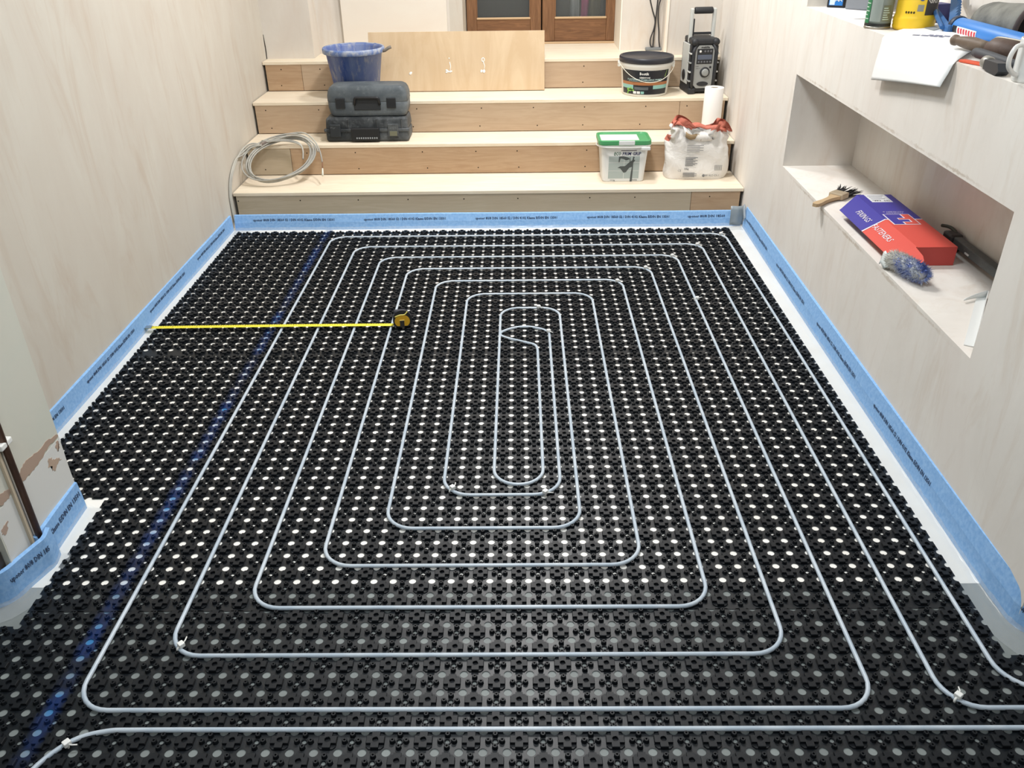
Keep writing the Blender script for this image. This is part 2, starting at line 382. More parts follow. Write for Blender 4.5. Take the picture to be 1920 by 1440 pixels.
# ------------------------------------------------------------------ floor heating panels
p = .05
def arc(cx, cy, r, a0, a1, n): return [(cx + r * cos(a0 + (a1 - a0) * k / n), cy + r * sin(a0 + (a1 - a0) * k / n)) for k in range(n + 1)]
HR = .0094
def base_cell(mb, x0, x1, y0, y1, hole, rc):
    """plate under one cell: quarter discs cut from the corners, small hole in the middle. rc = radius at the corners (sw,se,ne,nw)"""
    out = []
    for (cx, cy, a0), r in zip(((x0, y0, pi / 2), (x1, y0, pi), (x1, y1, 3 * pi / 2), (x0, y1, 2 * pi)), rc):
        if r > 0: out += [q for q in arc(cx, cy, r, a0, a0 - pi / 2, 4)]
        else: out.append((cx, cy))
    cx, cy = (x0 + x1) / 2, (y0 + y1) / 2; n = len(out)
    if hole:
        hn = 10; inn = [(cx + .0046 * cos(2 * pi * k / hn - pi * .75), cy + .0046 * sin(2 * pi * k / hn - pi * .75)) for k in range(hn)]
        v = [(a, b, PLZ) for a, b in out + inn]
        f = []; j = 0
        ang = lambda q: (atan2(q[1] - cy, q[0] - cx) + pi * .75 + 1e-6) % (2 * pi)
        ai = [ang(q) for q in inn]; ao = [ang(q) for q in out]
        s0 = min(range(n), key=lambda i: ao[i]); out_i = [(s0 + i) % n for i in range(n)]
        i = 0; j = 0
        while i < n or j < hn:
            ni = ao[out_i[i + 1]] if i + 1 < n else (2 * pi + ao[out_i[0]])
            nj = ai[j + 1] if j + 1 < hn else 2 * pi
            if j >= hn or (i < n and ni <= nj):
                f.append((out_i[i % n], out_i[(i + 1) % n], n + j % hn)); i += 1
            else:
                f.append((out_i[i % n], n + (j + 1) % hn, n + j % hn)); j += 1
        mb.add(v, f)
        # short wall inside the hole
        mb.add([(a, b, PLZ) for a, b in inn] + [(a, b, 0.0008) for a, b in inn], [(k, (k + 1) % hn, hn + (k + 1) % hn, hn + k) for k in range(hn)])
    else:
        mb.add([(a, b, PLZ) for a, b in out] + [(cx, cy, PLZ)], [(k, (k + 1) % n, n) for k in range(n)])
PLZ = .0018; SH = .0108
def cross_mb(mb, cx, cy, half=0):
    L, w, c = .0192, .0082, .0032
    def plus(L, w): return [(w, -L), (w, -w), (L, -w), (L, w), (w, w), (w, L), (-w, L), (-w, w), (-L, w), (-L, -w), (-w, -w), (-w, -L)]
    poly = plus(L, w)
    if half: poly = [(max(a, 0), b) for a, b in poly]; poly = [q for i, q in enumerate(poly) if q != poly[i - 1]]
    T = Matrix.Translation((cx, cy, 0))
    hn = 12; hr = .0066
    n = len(poly)
    if half: mb.prism(poly, PLZ, SH, 0, T, (0, 1))
    else:
        v = [(x, y, PLZ) for x, y in poly] + [(x, y, SH - .001) for x, y in poly] + [(x - .001 * (1 if x > 0 else -1) * (abs(x) > w + .001), y - .001 * (1 if y > 0 else -1) * (abs(y) > w + .001), SH) for x, y in poly]
        f = [(k + i, k + (i + 1) % n, k + n + (i + 1) % n, k + n + i) for k in (0, n) for i in range(n)]
        mb.add(v, f, 0, False, T)
        hole = [(hr * cos(2 * pi * k / hn + pi / 12 - pi / 2), hr * sin(2 * pi * k / hn + pi / 12 - pi / 2)) for k in range(hn)]
        # top: arms + centre square ring
        top = v[2 * n:]
        mb.add(top, [(0, 1, 10, 11), (2, 3, 4, 1), (4, 5, 6, 7), (7, 8, 9, 10)], 0, False, T)
        sq = [(w, -w, SH), (w, w, SH), (-w, w, SH), (-w, -w, SH)]
        hv = [(a, b, SH) for a, b in hole]
        f = []
        for q in range(4):      # corner q between hole points
            base = (1 + 3 * q) % hn
            for k in range(3): f.append((q, 4 + (base + k + 1) % hn, 4 + (base + k) % hn))
            f.append((q, (q + 1) % 4, 4 + (base + 3) % hn))
        mb.add(sq + hv, f, 0, False, T)
        mb.add(hv + [(a, b, .0006) for a, b in hole], [(k, (k + 1) % hn, hn + (k + 1) % hn, hn + k) for k in range(hn)], 0, False, T)
        mb.add([(a, b, .0006) for a, b in hole], [tuple(range(hn))], 0, False, T)
    # lower shoulders in the four notches
    B = .0186; ch = .0062
    poly = [(B, -B + ch), (B, B - ch), (B - ch, B), (-B + ch, B), (-B, B - ch), (-B, -B + ch), (-B + ch, -B), (B - ch, -B)]
    if half: poly = [(max(a, 0), b) for a, b in poly]; poly = [q for i, q in enumerate(poly) if q != poly[i - 1]]
    mb.prism(poly, PLZ, .0044, 0, T, (0, 1))
def peg(mb, cx, cy, h=.0104):
    pr = [(.0066, PLZ), (.0056, h - .0008), (.0049, h), (.0023, h), (.0021, h - .006), (0.00001, h - .006)]
    mb.lathe(pr, 8, 0, Matrix.Translation((cx, cy, 0)), sm=False)
PO = .0146
def cluster_mb(mb, cx, cy, half=0):
    for a, b in ((0, PO), (0, -PO), (PO, 0)) + (() if half else ((-PO, 0),)): peg(mb, cx + a, cy + b)
    if not half: mb.lathe([(.0092, PLZ), (.0078, .0036), (.0062, .0036), (.0047, PLZ)], 10, 0, Matrix.Translation((cx, cy, 0)), False, caps=False)
def region(u, v):
    """cells (lower left corner) covered by panels; returns True if there is plastic there"""
    if v < -9 or v > 60: return False
    if v <= 4: 
        if u < -38: return False
    elif v < 15:
        if u < -23: return False
    else:
        if u < -29: return False
    if u > 23 and v > 2: return False
    if u > 40: return False
    return True
me_c = MB(); cross_mb(me_c, 0, 0); cross_o = me_c.build('cross_stud', M['stud']); cross_mesh = cross_o.data; bpy.data.objects.remove(cross_o)
me_p = MB(); cluster_mb(me_p, 0, 0); peg_o = me_p.build('peg_cluster', M['stud']); peg_mesh = peg_o.data; bpy.data.objects.remove(peg_o)
ROWS = [(-9, 6), (6, 20), (20, 33), (33, 47), (47, 61)]
COLS = [(-40, -20), (-20, 2), (2, 24), (24, 41)]
RN = ['in the row nearest the camera', 'in the second row from the camera', 'in the middle row across the room', 'in the second row from the plywood steps', 'in the row nearest the plywood steps']
CN = ['left of the blue painted line', 'between the blue painted line and the spiral centre', 'on the right half of the pipe spiral', 'running out past the end of the right wall']
HOLES = {(-28, 33), (-26, 33)}
for ri, (v0, v1) in enumerate(ROWS):
    for ci, (u0, u1) in enumerate(COLS):
        cells = [(u, v) for v in range(v0, v1) for u in range(u0, u1) if region(u, v)]
        if not cells: continue
        root = thing('floor_heating_panel', 'black studded floor heating panel ' + CN[ci] + ', ' + RN[ri], 'heating panel',
                     ((u0 + u1) / 2 * p, (v0 + v1) / 2 * p, 0), 0, 'black studded floor heating panels')
        ox, oy = root.location.x, root.location.y
        bmb = MB(); cmb = MB(); pmb = MB(); near = v0 < 20
        for u, v in cells:
            edge = (u == -29 and v >= 15)
            is_cross = (u + v) % 2 == 1
            rc = [HR] * 4
            if v == v1 - 1 and v1 in (6, 33): rc[2] = rc[3] = HR
            if v == v0 and v0 in (6, 33): rc[0] = rc[1] = 0
            x0, x1, y0, y1 = u * p - ox, (u + 1) * p - ox, v * p - oy, (v + 1) * p - oy
            if v == v0 and v0 in (6, 33): y0 -= .003
            if edge:
                x0 += .024; base_cell(bmb, x0, x1, y0, y1, False, (0, rc[1], rc[2], 0))
            else: base_cell(bmb, x0, x1, y0, y1, not is_cross, rc)
            cx, cy = (u + .5) * p, (v + .5) * p
            if (u, v) in HOLES: continue
            if near and not edge:
                o = link('cross_stud' if is_cross else 'peg_cluster', cross_mesh if is_cross else peg_mesh, root)
                o.location = (cx - ox, cy - oy, 0)
            else: (cross_mb if is_cross else cluster_mb)(cmb if is_cross else pmb, cx - ox, cy - oy, edge)
        bmb.build('base_plate', M['mat'], root, fix=False)
        if cmb.v: o = cmb.build('cross_stud', M['stud'], root, fix=False); o['kind'] = 'stuff'
        if pmb.v: o = pmb.build('peg_cluster', M['stud'], root, fix=False); o['kind'] = 'stuff'

# ------------------------------------------------------------------ heating pipes
PZC = .0086; PR = .0056
def L(u, v): return (u * p, v * p, PZC)
path = [L(41, 0), L(20, 0)]
# one pipe, laid as a double spiral: in from the right, to the centre, and back out
path += [L(20, 56), L(-15, 56), L(-15, 3), L(14, 3), L(14, 50), L(-9, 50), L(-9, 9), L(8, 9), L(8, 44), L(-3, 44), L(-3, 15), L(4, 15), L(4, 38.6)]
rad = {}
A = rounded(path, .082, 8)[:-1]
loop = smoothp([(.2, 1.79, PZC), (.196, 1.815, PZC), (.17, 1.845, PZC), (.115, 1.868, PZC), (.06, 1.86, PZC), (.012, 1.826, PZC), (.003, 1.795, PZC), (.03, 1.768, PZC), (.09, 1.735, PZC), (.14, 1.705, PZC), (.15, 1.66, PZC)], 5)
path2 = [(.15, 1.6, PZC), L(3, 16), L(0, 16), L(0, 41), L(5, 41), L(5, 12), L(-6, 12), L(-6, 47), L(11, 47), L(11, 6), L(-12, 6), L(-12, 53), L(17, 53), L(17, 0), L(-18, 0), L(-18, 59), L(23, 59), L(23, 1), L(41, 1)]
B_ = rounded(path2, {**{i: .08 for i in range(1, 18)}, 1: .074, 2: .074}, 8)
mb = MB(); mb.tube(A + loop + B_[0:], PR, 8)
o = mb.build('heating_pipe', M['pipe'], None, fix=False); tag(o, 'translucent white heating pipe laid as a long double spiral between the black studs', 'pipe')
pp = smoothp([(-.93, -.30, PZC), (-.925, -.2, PZC), (-.905, -.13, PZC), (-.86, -.075, PZC), (-.80, -.053, PZC), (-.73, -.05, PZC), (-.5, -.05, PZC)], 5) + [Vector((x * .1, -.05, PZC)) for x in range(-4, 21)]
mb = MB(); mb.tube(pp, PR, 8); o = mb.build('heating_pipe', M['pipe'], None, fix=False)
tag(o, 'separate white heating pipe crossing nearest the camera, bending away at its left end', 'pipe')
ties = [(-.125, .772, 2.3, 'at the lower left bend of the innermost pipe loop'), (.15, .756, .8, 'at the lower right bend of the innermost pipe loop'),
        (-.722, .172, 2.4, 'at the lower left bend of the second pipe loop from outside'), (1.024, .022, 2.2, 'on the right-hand pipe bend that runs out of the room'),
        (-.868, -.085, .9, 'on the bend of the separate front pipe'), (.196, 1.815, .3, 'at the small inner turn in the spiral centre'),
        (1.125, 2.93, .7, 'at the top right bend of the outermost loop by the steps'), (.975, 2.78, .7, 'at the top right bend of the second loop from the steps'),
        (.825, 2.63, .7, 'at the top right bend of the third loop from the steps'), (.525, 2.325, .7, 'at the top right bend of the fifth loop from the steps'),
        (.675, 2.48, .7, 'at the top right bend of the fourth loop from the steps'), (.16, 2.048, .5, 'at the top of the innermost rounded loop'), (.85, 2.12, 1.4, 'on the straight pipe run right of the loops')]
for i, (x, y, a, lab) in enumerate(ties):
    r = thing('cable_tie', 'small white cable tie ' + lab, 'cable tie', (x, y, PZC), a, 'white cable ties on the pipe')
    mb = MB(); mb.tube([(0, .0068 * cos(t * pi / 6), .0068 * sin(t * pi / 6)) for t in range(12)], .0027, 6, closed=True); mb.build('band', WHITE, r)
    MB().rbox(-.0075, .0075, -.012, .002, .004, .016, .002).build('lock', WHITE, r)
    mb = MB(); mb.tube([(0, -.006, .008), (.004, -.018, .011), (.012, -.026, .010)], .0018, 5); mb.build('tail', WHITE, r)

# ------------------------------------------------------------------ blue edge foam with film skirt
def foam_strip(name, label, path, prof, th, skirt_w, texts, inward=1, zt=0, skw=None):
    """path = front foot line (x,y); prof = [(offset to the wall, z)]; inward = side on which the room lies"""
    P = [Vector((a, b, 0)) for a, b in path]; n = len(P); N = []
    for i in range(n):
        d = (P[min(i + 1, n - 1)] - P[max(i - 1, 0)]).normalized(); N.append(Vector((-d.y, d.x, 0)) * inward)
    root = thing(name, label, 'edge strip', (P[n // 2].x, P[n // 2].y, 0), 0, 'blue foam edge strips')
    T = Matrix.Translation(-root.location)
    mb = MB(); k = len(prof)
    ring = [(o, z) for o, z in prof] + [(o + th, z + (.003 if z > .01 else 0)) for o, z in prof[::-1]]
    v = [P[i] - N[i] * o + Vector((0, 0, z)) for i in range(n) for o, z in ring]; r = len(ring)
    f = [(i * r + j, i * r + (j + 1) % r, (i + 1) * r + (j + 1) % r, (i + 1) * r + j) for i in range(n - 1) for j in range(r)]
    f += [tuple(range(r)), tuple(range((n - 1) * r, n * r))[::-1]]
    mb.add(v, f, 0, False, T); fo = mb.build('foam', M['foam'], root)
    # text along the strip
    if texts:
        cum = [0]
        for i in range(1, n): cum.append(cum[-1] + (P[i] - P[i - 1]).length)
        for s0, length, size, body, flip in texts:
            tb = MB()
            t2 = MB(); text_mb(t2, body, size, None, 0, 'LEFT', length, .0005)
            vv = []
            for x, y, _ in t2.v:
                s = s0 + (x if not flip else length - x); yy = y if True else y
                i = max(j for j in range(n) if cum[j] <= max(s, 0) + 1e-9); i = min(i, n - 2)
                q = (s - cum[i]) / (cum[i + 1] - cum[i]); c0 = P[i].lerp(P[i + 1], q); nn = N[i].lerp(N[i + 1], q).normalized()
                z = zt + yy; 
                for a in range(k - 1):
                    if prof[a][1] <= z <= prof[a + 1][1]: break
                w = (z - prof[a][1]) / (prof[a + 1][1] - prof[a][1]); off = prof[a][0] + (prof[a + 1][0] - prof[a][0]) * w
                vv.append(c0 - nn * (off - .0012) + Vector((0, 0, z)))
            tb.add(vv, t2.f, 0, False, T); tb.build('lettering', M['print'], root, fix=False)
    if skirt_w:
        mb = MB(); m_ = 14
        # resample
        cum = [0]
        for i in range(1, n): cum.append(cum[-1] + (P[i] - P[i - 1]).length)
        K = max(8, int(cum[-1] / .02)); rs = []
        for q in range(K + 1):
            s = cum[-1] * q / K; i = min(max(j for j in range(n) if cum[j] <= s + 1e-9), n - 2); w = (s - cum[i]) / (cum[i + 1] - cum[i])
            rs.append((P[i].lerp(P[i + 1], w), N[i].lerp(N[i + 1], w).normalized()))
        v = []
        ph = random.random() * 9
        for q, (c0, nn) in enumerate(rs):
            wv = skirt_w * (1 + .1 * sin(q * .7 + ph) + .06 * sin(q * 1.9))
            for j in range(m_ + 1):
                t_ = j / m_; d = -.001 + wv * t_
                z = .012 * max(0, 1 - t_ * 5) ** 2 + .0008 + (.0028 * (1 + sin(q * 1.7 + j * .9 + ph)) * .5 + .002 * random.random()) * (1 if d < .028 else .12)
                if d > .03: z = min(z, .0014)
                v.append(c0 + nn * d + Vector((0, 0, z)))
        f = [(q * (m_ + 1) + j, q * (m_ + 1) + j + 1, (q + 1) * (m_ + 1) + j + 1, (q + 1) * (m_ + 1) + j) for q in range(K) for j in range(m_)]
        mb.add(v, f, 0, True, T); mb.build('film_skirt', M['film'], root, fix=False)
    return root
TX = 'uponor 80/8 DIN 18560 S2 / DIN 4102 Klasse E/DIN EN 13501'
foam_strip('foam_edge_strip', 'blue foam edge strip along the foot of the left wall', [(-1.464 + .0022 * sin(y * 5), y) for y in [.735 + .0982 * i for i in range(25)]],
           [(0, 0), (.001, .045), (.003, .082)], .008, .085, [(.03 + i * .59, .42, .017, TX, 0) for i in range(4)], -1, .055)
foam_strip('foam_edge_strip', 'blue foam edge strip along the front of the lowest plywood step', [(-1.455 + i * .1362, 3.092 + .002 * sin(i)) for i in range(21)],
           [(0, 0), (.008, .04), (.022, .076)], .008, .075, [(.10 + i * .6, .44, .0165, TX, 0) for i in range(5)][:4] + [(2.44, .2, .0165, 'uponor 80/8 DIN 18560', 0)], -1, .052)
arcp = [(wx(.28) + .012 - .022 + .055 - .055 * cos(a), .275 - .07 * sin(a)) for a in [i * pi / 16 for i in range(9)]]
rp = [(wx(y) - .014 - .006 * sin((y - .28) * 1.05), y) for y in [3.08 - .1 * i for i in range(29)]]
rp = [q for q in rp if q[1] > .36] + arcp + [(1.5, .205), (1.9, .205)]
foam_strip('foam_edge_strip', 'blue foam edge strip along the foot of the right wall, bending round its near end', rp,
           [(0, 0), (.003, .06), (.012, .108)], .009, .078, [(.06 + i * .62, .44, .019, TX, 0) for i in range(4)] + [(2.84, .1, .018, 'uponor 80/8 DIN', 0)], -1, .06)
# corner offcut where the back and right strips meet
r = thing('tape_patch', 'grey adhesive tape patch over the foam corner by the right wall', 'tape', (1.262, 3.085, 0))
mb = MB(); mb.grid(lambda u, v: (-.055 + .07 * u, -.0045 + .025 * max(0, v - .55) + .003 * sin(u * 9) , .01 + .1 * v), 6, 5)
solidify(mb.build('tape_face', plain('duct_tape', (140, 150, 156), .3), r), .0006)
mb = MB(); mb.grid(lambda u, v: (.004 + .016 * u, -.05 * v - .004, .105 + .02 * sin(u * 3) - .06 * v), 4, 4); solidify(mb.build('tape_fold', plain('duct_tape2', (150, 160, 168), .25), r), .0006)
foam_strip('foam_edge_strip', 'short blue foam edge strip at the foot of the left plasterboard pier', [(-1.1875, .712), (-1.188, .70), (-1.186, .62), (-1.184, .55), (-1.182, .47)],
           [(0, 0), (.002, .05), (.006, .092)], .009, .06, [(.01, .22, .021, '/ 180 Klasse E/DIN EN 13501'[::1], 1)], 1, .06)
foam_strip('foam_edge_strip', 'blue foam edge strip curling out round the near corner of the left pier',
           [(v.x, v.y) for v in smoothp([(-1.168, .512, 0), (-1.160, .47, 0), (-1.168, .44, 0), (-1.183, .392, 0), (-1.197, .345, 0), (-1.228, .313, 0), (-1.29, .297, 0), (-1.4, .29, 0), (-1.7, .29, 0)], 5)],
           [(0, 0), (.001, .05), (.004, .094)], .010, .055, [(.045, .13, .021, 'uponor 80/8 DIN 185', 1)], 1, .062)

# ------------------------------------------------------------------ left pier details
r = thing('copper_pipe', 'brown copper pipe running down the face of the left plasterboard pier', 'pipe', (-1.188, .485, .055))
mb = MB(); m = Mat('old_copper', (92, 62, 46), .5, .4, 0); m.col(m.mix(m.ramp(m.noise(30, (1, 1, .3)), (.4, BW0), (.65, BW1)), (122, 88, 70), (88, 64, 52)))
mb.tube([(0, 0, 0), (0, 0, 2.0)], .0085, 12); mb.build('tube', m.m, r)
for z in (.325, ): 
    MB().rbox(-.013, .008, -.024, .024, z - .008, z + .008, .003).build('clip', WHITE, r)
mb = MB(); mb.rbox(-.016, .004, .01, .03, -.005, .006, .003); mb.build('pipe_cap', WHITE, r)
r = thing('timber_lath', 'pale timber lath beside the copper pipe on the left pier', 'lath', (-1.196, .462, .06))
MB().rbox(-.004, .004, -.003, .006, 0, 1.9, .001).build('lath', plain('pale_lath', (206, 190, 166), .7), r)
r = thing('timber_stub', 'dark weathered timber stub at the near corner of the left pier', 'timber', (-1.24, .352, 0))
mb = MB(); mb.rbox(-.06, .028, -.012, .018, .001, .14, .004); mb.build('stub', wood('weathered_wood', (78, 70, 66), (40, 36, 36), (12, 12, 1)), r)
# torn paper and filler patches, thin raised pieces on the pier face
def patch(pts, name, lab, col, th=.0012):
    cx = sum(a for a, b in pts) / len(pts); cz = sum(b for a, b in pts) / len(pts)
    o_ = thing(name, lab, 'patch', (-1.2, cx, cz))
    P = []
    for i in range(len(pts)):
        a, b = Vector(pts[i]), Vector(pts[(i + 1) % len(pts)])
        for k in range(4):
            q = a.lerp(b, k / 4); P.append((q.x - cx + random.uniform(-.003, .003), q.y - cz + random.uniform(-.003, .003)))
    mb = MB(); mb.prism(P, 0, th, 0, Matrix(((0, 0, 1, 0), (1, 0, 0, 0), (0, 1, 0, 0), (0, 0, 0, 1)))); mb.build('patch_skin', plain('patch', col, .85, .1), o_); return o_
patch([(0.711, 0.258), (0.669, 0.27), (0.634, 0.273), (0.599, 0.273), (0.566, 0.282), (0.539, 0.281), (0.523, 0.272), (0.498, 0.266), (0.5, 0.245), (0.526, 0.241), (0.553, 0.242), (0.59, 0.244), (0.611, 0.246), (0.659, 0.254), (0.706, 0.254)], 'torn_paper_patch', 'long pinkish brown torn band across the left plasterboard pier', (172, 150, 134))
patch([(0.466, 0.259), (0.448, 0.265), (0.425, 0.273), (0.4, 0.276), (0.384, 0.249), (0.409, 0.246), (0.434, 0.243), (0.449, 0.243)], 'torn_paper_patch', 'pinkish brown torn band left of the copper pipe on the pier', (172, 150, 134))
patch([(0.691, 0.244), (0.704, 0.241), (0.698, 0.222), (0.687, 0.219), (0.683, 0.232)], 'torn_paper_patch', 'small pinkish torn spot at the far edge of the left pier', (176, 154, 138))
patch([(0.638, 0.229), (0.652, 0.22), (0.657, 0.208), (0.676, 0.204), (0.69, 0.19), (0.668, 0.191), (0.651, 0.181), (0.638, 0.187), (0.644, 0.2), (0.627, 0.206)], 'torn_paper_patch', 'curved pinkish torn mark below the band on the pier', (182, 160, 142))
patch([(0.405, 0.199), (0.413, 0.195), (0.403, 0.177), (0.39, 0.174), (0.38, 0.18), (0.384, 0.193)], 'torn_paper_patch', 'small oval pinkish torn mark near the bottom of the pier', (176, 154, 140))
patch([(0.7115, 0.246), (0.664, 0.248), (0.611, 0.241), (0.548, 0.239), (0.486, 0.247), (0.447, 0.24), (0.407, 0.243), (0.376, 0.246), (0.376, 0.05), (0.52, 0.05), (0.7115, 0.05)], 'filler_patch', 'smooth white filler area on the lower part of the left pier', (214, 214, 210), .0004)

# ------------------------------------------------------------------ tape measure
r = thing('tape_measure', 'yellow and black tape measure pulled out across the studs to the left foam strip', 'tape measure', (-.407, 1.875, .012))
yel = plain('tape_yellow', (233, 221, 66), .4); m = Mat('gold_label', (196, 150, 30), .3, .5, .0); GOLD = m.m
mb = MB()
def bl_(u, v): x = -1.052 + u * 1.02; c = (v - .5); return (x, .012 + u * -.012 - .055 * (1 - u) * .35 + c * .023, .004 + .0035 * (4 * c * c) + .002 * sin(u * 3))
mb.grid(bl_, 40, 4); solidify(mb.build('blade', yel, r), .0006)
mb = MB()
for i in range(100):
    x = -1.045 + i * .01; u = (x + 1.052) / 1.02
    y = .012 + u * -.012 - .055 * (1 - u) * .35
    mb.box(x - .0006, x + .0006, y + (.0 if i % 10 == 0 else .006), y + .0108, .0078 + .002 * sin(u * 3), .0082 + .002 * sin(u * 3))
o = mb.build('graduations', BLACK, r, fix=False)
mb = MB(); mb.box(-1.062, -1.03, -.018, .006, .009, .0102); mb.box(-1.062, -1.0605, -.018, .006, -.010, .010); mb.build('end_hook', plain('steel', (190, 192, 190), .3, .5, .9), r)
UP = Matrix.Translation((.006, .004, .0305)) @ Matrix.Rotation(radians(8), 4, 'Z') @ Matrix.Rotation(radians(-12), 4, 'X') @ Matrix(((1, 0, 0, 0), (0, 0, 1, 0), (0, 1, 0, 0), (0, 0, 0, 1)))
def dsh(R, n=32, cut=.74):
    P = []
    for i in range(n):
        a = 2 * pi * i / n; P.append((R * cos(a), max(R * sin(a), -R * cut)))
    return P
mb = MB(); mb.prism([(x, y) for x, y in dsh(.039)], -.013, .017, 0, UP); mb.build('case', BLACK, r)
mb = MB(); mb.prism([(x - .001, y * .86 - .005) for x, y in dsh(.031)], -.0146, -.012, 0, UP); mb.build('face_label', GOLD, r)
MB().rbox(-.011, .007, -.030, -.002, -.0175, -.014, .001, X=UP).build('belt_clip', plain('dark_clip', (40, 36, 30), .4), r)
MB().rbox(-.012, .008, -.002, .001, -.0178, -.014, .0005, X=UP).build('clip_edge', plain('clip_gold', (236, 206, 110), .3), r)
mb = MB(); mb.tube(smoothp([(-.030, .014, -.0145), (-.010, .021, -.0145), (.010, .022, -.0145), (.022, .034, -.0145)], 5), .0022, 6, X=UP); mb.build('edge_stripe', plain('loop_yellow', (240, 226, 120), .4), r)
MB().rbox(-.034, .014, .022, .041, -.010, .014, .007, X=UP).build('rubber_grip', plain('rubber', (52, 52, 60), .7), r)

# ------------------------------------------------------------------ boards
r = thing('plywood_board', 'birch plywood board with white filler splashes leaning against the top step', 'board', (-.288, 4.062, SZ[2]), rot=(radians(-14.0), 0, 0))
MB().rbox(-.528, .528, -.009, .009, .002, .338, .001, seg=1).build('board', M['board'], r)
SP = plain('filler_white', (246, 244, 238), .7)
for x, z, kind in ((-.282, .105, 0), (-.045, .112, 1), (.158, .112, 2)):
    mb = MB()
    if kind == 0: mb.lathe([(.012, 0), (.009, .003), (.0001, .004)], 7, 0, Matrix.Translation((x, -.009, z)) @ Matrix.Rotation(pi / 2, 4, 'X') @ Matrix.Rotation(.7, 4, 'Z'), sx=1, sy=.7)
    else:
        mb.tube([(x + .002, -.0095, z), (x + .003 + .003 * kind, -.0098, z + .03), (x + .001, -.0095, z + .055)], .0022, 5)
        for q in range(6): mb.lathe([(.008, 0), (.005, .003), (.0001, .004)], 6, 0, Matrix.Translation((x + random.uniform(-.02, .012), -.009, z + random.uniform(-.01, .008))) @ Matrix.Rotation(pi / 2, 4, 'X'), sx=1, sy=.7)
        if kind == 2: mb.tube([(x + .008 * cos(a * pi / 4), -.0098, z + .065 + .011 * sin(a * pi / 4)) for a in range(8)], .0028, 5, closed=True)
        else: mb.lathe([(.005, 0), (.0001, .002)], 6, 0, Matrix.Translation((x - .002, -.009, z + .075)) @ Matrix.Rotation(pi / 2, 4, 'X'))
    mb.build('filler_splash', SP, r)
r = thing('upright_sheet', 'tall scuffed cream board standing upright against the back wall beside the doors', 'board', (-.685, 4.398, PZ))
mb = MB(); mb.rbox(-.328, .325, -.009, .009, .001, 1.9, .0015, seg=1); mb.build('sheet_face', M['sheet'], r)

# ------------------------------------------------------------------ blue bucket
r = thing('builders_bucket', 'blue plaster-stained builders bucket behind the dusty tool cases', 'bucket', (-.868, 3.90, SZ[2]))
m = Mat('bucket_blue', (48, 78, 150), .5, .4); q = m.noise(9, (1, 1, .22), 'Object', 5, .6, .5); q2 = m.noise(34, (1, 1, .3), 'Object', 4, .7)
x = m.mix(m.ramp(q, (.36, BW0), (.66, (.85, .85, .85, 1))), (54, 82, 150), (122, 136, 172)); x = m.mix(m.ramp(q2, (.52, BW0), (.72, BW1)), x, (158, 160, 168)); m.col(x); BUC = m.m
mb = MB(); mb.lathe([(.0001, .006), (.118, .006), (.12, 0), (.1225, .003), (.160, .25), (.166, .252), (.174, .256), (.176, .276), (.172, .282), (.163, .279), (.157, .268), (.119, .012), (.0001, .012)], 40)
mb.build('body', BUC, r)
m = Mat('bucket_rim', (120, 140, 180), .55, .3); m.col(m.mix(m.ramp(m.noise(30), (.4, BW0), (.62, BW1)), (96, 120, 172), (166, 172, 184)))
mb = MB(); mb.lathe([(.1752, .254), (.1775, .256), (.1785, .276), (.174, .284), (.166, .283), (.1655, .279)], 40, caps=False); mb.build('rim', m.m, r)
mb = MB(); mb.tube([(.166, -.03, .262), (.186, -.03, .266), (.205, -.028, .278), (.222, -.026, .284)], .009, 8); mb.build('handle', plain('grip_grey', (120, 112, 104), .7), r)
mb = MB(); mb.tube(smoothp([(.1815, -.02, .266), (.132, .126, .262), (0, .182, .258), (-.132, .126, .262), (-.181, .02, .266)], 6), .0025, 6); mb.build('wire_handle', plain('dull_wire', (130, 134, 150), .5, .5, .6), r)

def rrect(hx, hy, rr, n=4):
    return [q for cx, cy, a in ((hx - rr, hy - rr, 0), (-hx + rr, hy - rr, pi / 2), (-hx + rr, -hy + rr, pi), (hx - rr, -hy + rr, 3 * pi / 2)) for q in arc(cx, cy, rr, a, a + pi / 2, n)]
def loft(secs, mats_=0, sm=False, caps=(1, 1)):
    mb = MB(); n = len(secs[0][0]); v = []; f = []
    for poly, z in secs: v += [(a, b, z) for a, b in poly]
    for k in range(len(secs) - 1): f += [(k * n + i, k * n + (i + 1) % n, (k + 1) * n + (i + 1) % n, (k + 1) * n + i) for i in range(n)]
    mb.add(v, f, mats_, sm)
    if caps[0]: mb.add(v[:n], [tuple(range(n))[::-1]], mats_)
    if caps[1]: mb.add(v[-n:], [tuple(range(n))], mats_)
    return mb
